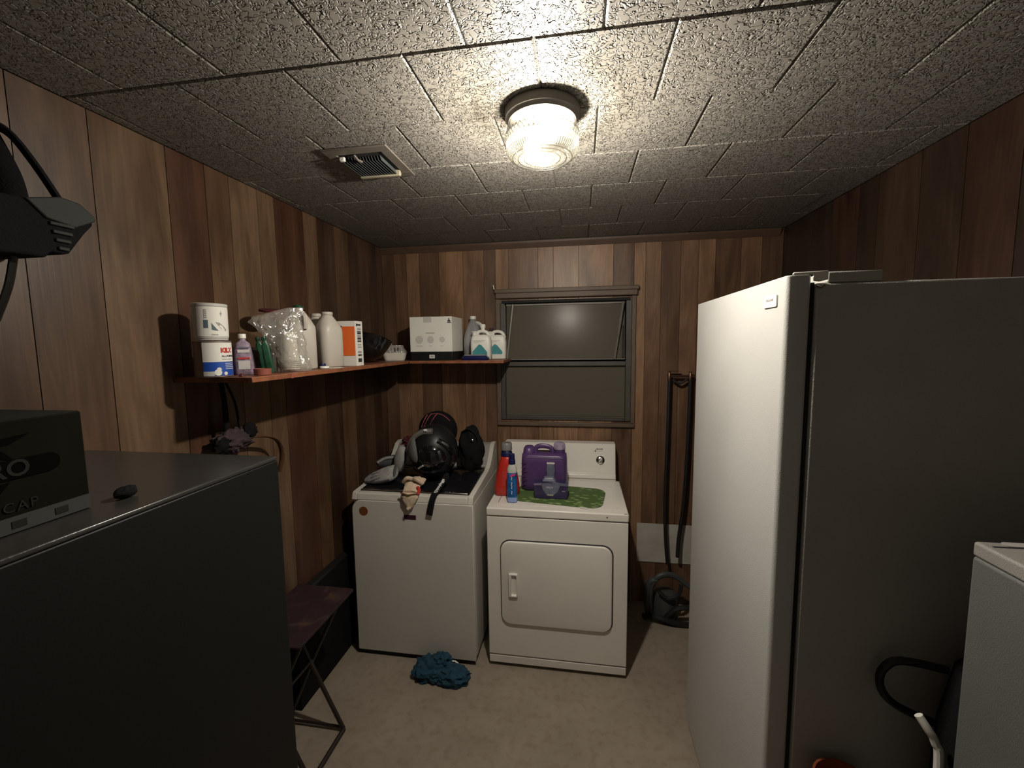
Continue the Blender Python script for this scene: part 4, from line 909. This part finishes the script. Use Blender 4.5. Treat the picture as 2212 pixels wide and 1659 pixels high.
MB().tube(bez([(-.10, -.020, .008), (-.03, -.042, .008), (.06, -.044, .006)], 12), .007, 8).build('dark_piping', 'glove_dark', g1)
g2 = thing('sports_glove', 'grey padded glove standing upright against the black helmet', 'glove', (-1.062, 2.340, 1.068), rot=(1.1, -1.30, .1), group='grey padded sports gloves')
pad(MB(), [(-.078, .015, .010, 0, 0), (-.060, .034, .018, 0, 0), (-.015, .043, .024, 0, 0), (.035, .042, .024, 0, 0), (.068, .030, .018, 0, 0), (.082, .012, .008, 0, 0)], sd=3).build('glove_palm', 'glove_grey', g2, angle=60)
MB().tube(bez([(-.060, -.034, .006), (0, -.044, .006), (.062, -.034, .006)], 12), .005, 8).build('dark_piping', 'glove_dark', g2)
g3 = thing('sports_glove', 'dark-backed grey glove lying behind the punched glove', 'glove', (-1.165, 2.420, 1.034), rot=(.5, -.15, .25), group='grey padded sports gloves')
pad(MB(), [(-.085, .012, .010, 0, 0), (-.06, .030, .022, 0, 0), (-.01, .038, .030, 0, 0), (.04, .036, .028, 0, 0), (.07, .020, .016, 0, 0)], sd=6).build('glove_palm', 'glove_dark', g3, angle=60)
MB().tube(bez([(-.07, -.018, .018), (-.02, -.010, .034), (.04, -.014, .030), (.065, -.02, .012)], 14), .009, 8).build('finger_roll', 'glove_grey', g3)
crumple(14, .032, .7, 3, 12, flat_bottom=-.03, squash=(1.1, .8, .9)).build('maroon_pouch', 'dark_red', loc=(-1.085, 2.520, 1.135), label='small dark maroon pouch at the left of the helmet pile', cat='pouch')
# tan work glove draped over the front
tg = thing('tan_glove', 'tan leather work glove draped over the washer front edge', 'glove', (-.895, 2.085, .955))
ringsT = []
path = [(.0, .100, .045, .050, .018), (.0, .060, .044, .056, .018), (.003, .020, .034, .046, .016), (.004, -.018, .014, .040, .010), (.004, -.024, -.010, .043, .009), (.003, -.025, -.035, .032, .010), (.002, -.025, -.058, .021, .010), (.000, -.024, -.075, .010, .008)]
for i in range(len(path)*4-3):
    q = i/4; k = min(int(q), len(path)-2); f_ = q-k; s_ = [path[k][j]*(1-f_)+path[k+1][j]*f_ for j in range(5)]
    up_t = Vector((0, 1, 0)) if s_[2] < .012 else Vector((0, .2, 1)).normalized()
    rg = []
    for j in range(24):
        a_ = 2*PI*j/24; nz = 1+.32*noise.noise(Vector((math.cos(a_)*2, math.sin(a_)*2, q*.9+3)))+.15*noise.noise(Vector((math.cos(a_)*5, math.sin(a_)*5, q*2)))
        v_ = Vector((s_[0], s_[1], s_[2]))+Vector((1, 0, 0))*s_[3]*nz*math.cos(a_)+up_t*s_[4]*nz*math.sin(a_)
        rg.append((v_.x, v_.y if v_.z > .0 else min(v_.y, -.015), v_.z if v_.y < 0 else max(v_.z, .006)))
    ringsT.append(rg)
MB().loft(ringsT).build('glove_body', 'glove_tan', tg)
MB().tube([(-.046, -.024, .012), (.0, -.036, .006), (.048, -.024, .012)], .005, 8, flat=.6).build('wrist_fold', 'belt_brown', tg)
MB().tube([(.040, .004, .036), (.056, -.012, .028), (.050, -.022, .008)], .009, 8).build('red_tag', 'ink_red', tg)
MB().tube([(-.012, -.036, -.074), (-.002, -.038, -.068), (.008, -.036, -.060)], [.004, .010, .008], 10).build('finger_tip', 'glove_tan', tg)
MB().tube(bez([(-.055, .04, .050), (-.03, .03, .075), (.0, .04, .068), (.03, .02, .072), (.06, .03, .048)], 16), .011, 8).build('crumpled_cuff', 'glove_tan', tg)
# lettered strap hanging over the front
st = thing('lettered_strap', 'black strap with white lettering hanging over the washer front', 'strap', (0, 0, 0))
pth = [(-.722, 2.200, 1.040), (-.730, 2.180, 1.020), (-.742, 2.145, .995), (-.752, 2.110, .975), (-.760, 2.082, .960), (-.768, 2.070, .935), (-.778, 2.066, .890), (-.786, 2.066, .850)]
pb = bez(pth, 42); rings = []
for i, p in enumerate(pb):
    tgt = (pb[min(i+1, len(pb)-1)]-pb[max(i-1, 0)]).normalized(); sd = Vector((1, 0, 0)) - tgt*tgt.x; sd.normalize(); nn = tgt.cross(sd)
    hw_ = .0165 if i > 2 else .010
    rings.append([tuple(p+sd*x_*hw_+nn*y_*.0022) for x_, y_ in ((-1, -1), (1, -1), (1, 1), (-1, 1))])
MB().loft(rings).build('strap_band', 'black_cloth', st, bevel=.0008)
# text runs along the strap
def along(x, y, t):
    L_ = (x+.14)/.28*(.62*len(pb)); i = max(0, min(len(pb)-2, int(L_))); f_ = L_-i
    i += 2 if i+2 < len(pb)-1 else 0
    p = pb[i].lerp(pb[i+1], f_); tgt = (pb[i+1]-pb[i]).normalized(); sd = Vector((1, 0, 0))-tgt*tgt.x; sd.normalize(); nn = tgt.cross(sd)
    if nn.y > 0: nn = -nn
    q = p+sd*y+nn*(.0026+t); return (q.x, q.y, q.z)
lettering('a88oplotolo23s', .025, along, 'strap_white', st, bold=.0005, spacing=1.0)

# ------------------------------------------------------------------ cloth on the floor
sk = thing('blue_cloth', 'crumpled teal blue cloth heap on the floor before the washer', 'cloth', (-.715, 1.985, 0))
crumple(20, .075, .34, 2.2, 5, flat_bottom=-.034, squash=(1.15, .95, .72)).build('cloth_fold', 'teal_cloth', sk, loc=(-.068, .006, .0345))
crumple(20, .068, .36, 2.4, 15, flat_bottom=-.028, squash=(1.35, .85, .62)).build('cloth_fold', 'teal_cloth', sk, loc=(.062, -.012, .0285))
crumple(14, .045, .36, 2.4, 25, squash=(1.2, .8, .8)).build('cloth_fold', 'teal_cloth', sk, loc=(-.01, .035, .072))
MB().tube([(.035, .052, .058), (.060, .050, .060), (.078, .046, .052)], .005, 6, flat=.5).build('white_tag', 'white_plastic', sk)

# ------------------------------------------------------------------ folding tray table behind the grey freezer
ty = thing('folding_tray_table', 'folding tray table with dark red patterned top and crossed legs', 'table', (-1.056, 1.36, 0))
MB().prism(ring(.290, .40, .012, 5, -.147, .205), 'z', .588, .600).build('table_top', 'printed_seat', ty, bevel=.003)
for y in (.262, .020):
    MB().tube([(-.004, y, .012), (-.15, y, .320), (-.272, y, .580)], .0095, 8).build('leg', 'stool_metal', ty)
    MB().tube([(-.285, y+.022, .012), (-.15, y+.022, .320), (-.022, y+.022, .580)], .0085, 8).build('leg', 'stool_metal', ty)
MB().tube([(-.002, .262, .010), (-.002, .0, .010)], .0105, 8).build('floor_bar', 'stool_metal', ty)
MB().tube([(-.288, .284, .010), (-.288, .0, .010)], .0105, 8).build('floor_bar', 'stool_metal', ty)
MB().tube([(-.283, .262, .020), (-.010, .262, .020)], .006, 8).build('cross_bar', 'stool_metal', ty)
MB().tube([(-.15, .020, .320), (-.15, .285, .320)], .006, 8).build('pivot_rod', 'stool_metal', ty)

t = thing('shade_box', 'flat black box added for the shade under the tray table', 'box', (-1.357, 1.69, 0))
MB().box(0, .040, 0, .60, 0, .545).build('box_body', 'black_cloth', t, bevel=.004)  # dark slab added where only shade falls below the tray
MB().box(0, .042, 0, .60, .546, .560).build('box_lid', 'rubber_black', t, bevel=.003)

# ------------------------------------------------------------------ bundle hanging under the shelf end
hb = thing('hanging_bag', 'dull purple bag bundle hanging by two dark straps under the shelf', 'bag', (-1.300, 1.385, 1.600))
crumple(18, .060, .40, 2.6, 8, squash=(.65, 1.25, .72)).build('bag_bundle', 'purple_cloth', hb, loc=(.0, .0, -.205))
crumple(12, .032, .3, 3, 2, squash=(.7, 1.0, 1.0)).build('dark_pouch', 'black_cloth', hb, loc=(.01, .075, -.180))
crumple(12, .036, .3, 3, 6, squash=(.6, 1.0, .8)).build('dark_pouch', 'black_cloth', hb, loc=(.01, -.055, -.205))
MB().tube(bez([(-.02, -.010, .028), (.0, -.020, -.06), (.005, -.024, -.17)], 12), .009, 8, flat=.5).build('hanging_strap', 'black_cloth', hb)
MB().tube(bez([(-.02, .006, .028), (.0, .026, -.06), (.005, .036, -.17)], 12), .009, 8, flat=.5).build('hanging_strap', 'black_cloth', hb)
MB().tube(bez([(.01, .03, -.205), (.015, .13, -.215), (.015, .215, -.250), (.01, .250, -.320), (-.005, .246, -.400)], 22), .012, 8, flat=.35).build('curved_belt', 'belt_brown', hb)

# ------------------------------------------------------------------ black gear hanging on the left wall
bg = thing('hanging_black_case', 'black ribbed case hanging from a strap high on the left wall', 'case', (-1.25, .800, 2.02))
pts = [(-.26, .045), (-.02, .060), (.035, .078), (.071, .074), (.100, .052), (.103, .033), (.083, .009), (.046, -.046), (.035, -.050), (.010, -.048), (.0, -.064), (-.034, -.064), (-.079, -.067), (-.26, -.067)]
MB().prism(pts, 'x', -.070, .060).build('case_body', 'black_cloth', bg, bevel=.006, seg=3)
MB().prism([(-.030, .058), (.036, .080), (.073, .0765), (.1035, .053), (.104, .042), (.06, .016), (.005, .024)], 'x', -.060, .066).build('case_lid', C('case_top', (.012, .014, .013), .75), bg, bevel=.003)
for k in range(4): MB().box(.0605, .066, .010+.004*k, .058-.005*k, .012-.018*k, .020-.018*k).build('side_rib', 'case_top', bg, bevel=.002)
MB().tube(bez([(.0, .080, .085), (-.02, .050, .165), (-.045, .025, .225), (-.075, .0, .245)], 18), .016, 8, flat=.5).build('carry_strap', 'black_cloth', bg)
MB().tube(bez([(.0, -.005, .055), (-.03, .005, .13), (-.075, -.005, .240)], 14), .022, 8, flat=.35).build('carry_strap', 'black_cloth', bg)
MB().tube(bez([(-.01, -.060, .055), (-.04, -.040, .15), (-.080, -.010, .240)], 14), .010, 8, flat=.5).build('carry_strap', 'black_cloth', bg)
crumple(10, .022, .3, 3, 17, squash=(.8, 1.3, .8)).build('strap_knot', 'black_cloth', bg, loc=(-.080, -.005, .240))
MB().tube(bez([(.0, -.020, -.060), (-.01, -.030, -.13), (-.03, -.046, -.205)], 12), .020, 8, flat=.3).build('trailing_strap', 'black_plastic', bg)
MB().tube([(-.107, -.005, .250), (-.085, -.005, .252), (-.078, -.005, .266)], .004, 6).build('wall_hook', 'bronze_metal', bg)

# ------------------------------------------------------------------ plumbing right of the dryer
pl = thing('water_valves', 'pair of copper supply valves with black hoses right of the dryer', 'plumbing', (.553, YB, 1.535))
MB().tube([(-.012, -.050, 0), (.150, -.050, -.002)], .008, 10).build('copper_pipe', 'copper', pl)
for x in (0, .125):
    MB().tube([(x, -.001, 0), (x, -.05, 0)], .007, 8).build('stub_pipe', 'copper', pl)
    MB().lathe([(.012, -.030), (.013, -.012), (.010, .010), (.006, .022), (.011, .024), (.011, .028), (.001, .029)], 14, cx=x, cy=-.050, cap1=False).build('valve_body', 'copper', pl)
MB().box(-.004, .060, -.056, -.044, .030, .033).build('valve_handle', 'copper', pl)
MB().tube(bez([(0, -.050, -.028), (-.004, -.052, -.4), (-.010, -.055, -.8), (-.004, -.065, -1.05), (.01, -.075, -1.22)], 24), .0105, 8).build('supply_hose', 'rubber_black', pl)
MB().tube(bez([(.125, -.050, -.028), (.120, -.052, -.4), (.105, -.055, -.8), (.078, -.062, -1.05), (.070, -.075, -1.17)], 24), .0115, 8).build('supply_hose', 'rubber_black', pl)
MB().tube(bez([(.02, -.05, -.022), (.06, -.055, -.045), (.105, -.05, -.022)], 10), .008, 8).build('sagging_cord', 'rubber_black', pl)
MB().box(0, .36, -.006, -.0005, 0, .265).build('bare_plaster_patch', 'plaster_white', loc=(.378, YB, .285), label='pale rectangle of bare wall low behind the hoses', cat='wall patch', bevel=.001)
pu = thing('hose_tangle', 'dark pump with tangled black hoses on the floor behind the dryer', 'pump', (.52, 2.69, 0))
MB().lathe([(.060, 0), (.075, .005), (.075, .14), (.065, .16), (.030, .17), (.001, .171)], 26, cx=.02, cy=-.01, cap1=False).build('pump_body', 'pipe_grey', pu)
MB().tube(bez([(-.08, -.05, .10), (-.07, -.07, .24), (-.02, -.07, .30), (.06, -.06, .30), (.14, -.07, .25), (.22, -.09, .22)], 26), .017, 8).build('drain_hose', 'pipe_grey', pu)
MB().tube(bez([(-.085, -.05, .015), (-.10, -.06, .14), (-.085, -.07, .25), (-.04, -.07, .275)], 16), .019, 8).build('drain_hose', 'pipe_grey', pu)
MB().tube(bez([(.0, -.09, .02), (.06, -.10, .10), (.14, -.10, .12), (.22, -.09, .08)], 18), .016, 8).build('loose_hose', 'rubber_black', pu)
MB().tube(bez([(-.12, -.06, .02), (-.04, -.11, .05), (.06, -.12, .03), (.18, -.11, .02)], 18), .016, 8).build('loose_hose', 'rubber_black', pu)
MB().tube(bez([(-.03, -.08, .20), (.02, -.10, .17), (.08, -.10, .20), (.10, -.08, .255)], 16), .012, 8).build('loose_hose', 'rubber_black', pu)

# ------------------------------------------------------------------ dark things between the freezer and the right appliance
cbg = thing('dark_gear_bag', 'tall black bag with a handle loop wedged beside the tall white freezer', 'bag', (.930, .990, 0))
MB().sect([(0, .24, .15, .05), (.02, .26, .16, .06), (.5, .27, .17, .06), (.88, .25, .16, .06), (1.02, .22, .13, .06), (1.08, .12, .06, .03)], 7).build('bag_body', 'black_cloth', cbg)
MB().tube(bez([(-.10, .05, .998), (-.179, .075, .993), (-.211, .080, .966), (-.217, .080, .929), (-.202, .075, .895), (-.161, .07, .870), (-.10, .05, .859)], 28), .009, 8).build('handle_loop', 'black_plastic', cbg)
MB().tube(bez([(.748, 1.000, .914), (.760, .990, .892), (.773, .985, .865), (.780, .980, .800), (.775, .975, .40), (.77, .97, .012)], 30), .0085, 10).build('white_pole', 'white_plastic', label='thin pale bent pole between the black bag and right appliance', cat='pole')
t = thing('orange_bin', 'orange bin rim just visible at the bottom right of the white freezer', 'bin', (.625, 1.015, 0))
MB().lathe([(.050, 0), (.056, .004), (.064, .690), (.067, .692), (.067, .704), (.062, .704), (.054, .012), (.001, .010)], 32, cap1=False).build('bin_body', 'orange_plastic', t)
MB().lathe([(.061, .660), (.001, .662)], 24, cap0=False, cap1=False).build('bin_lid', 'orange_plastic', t)
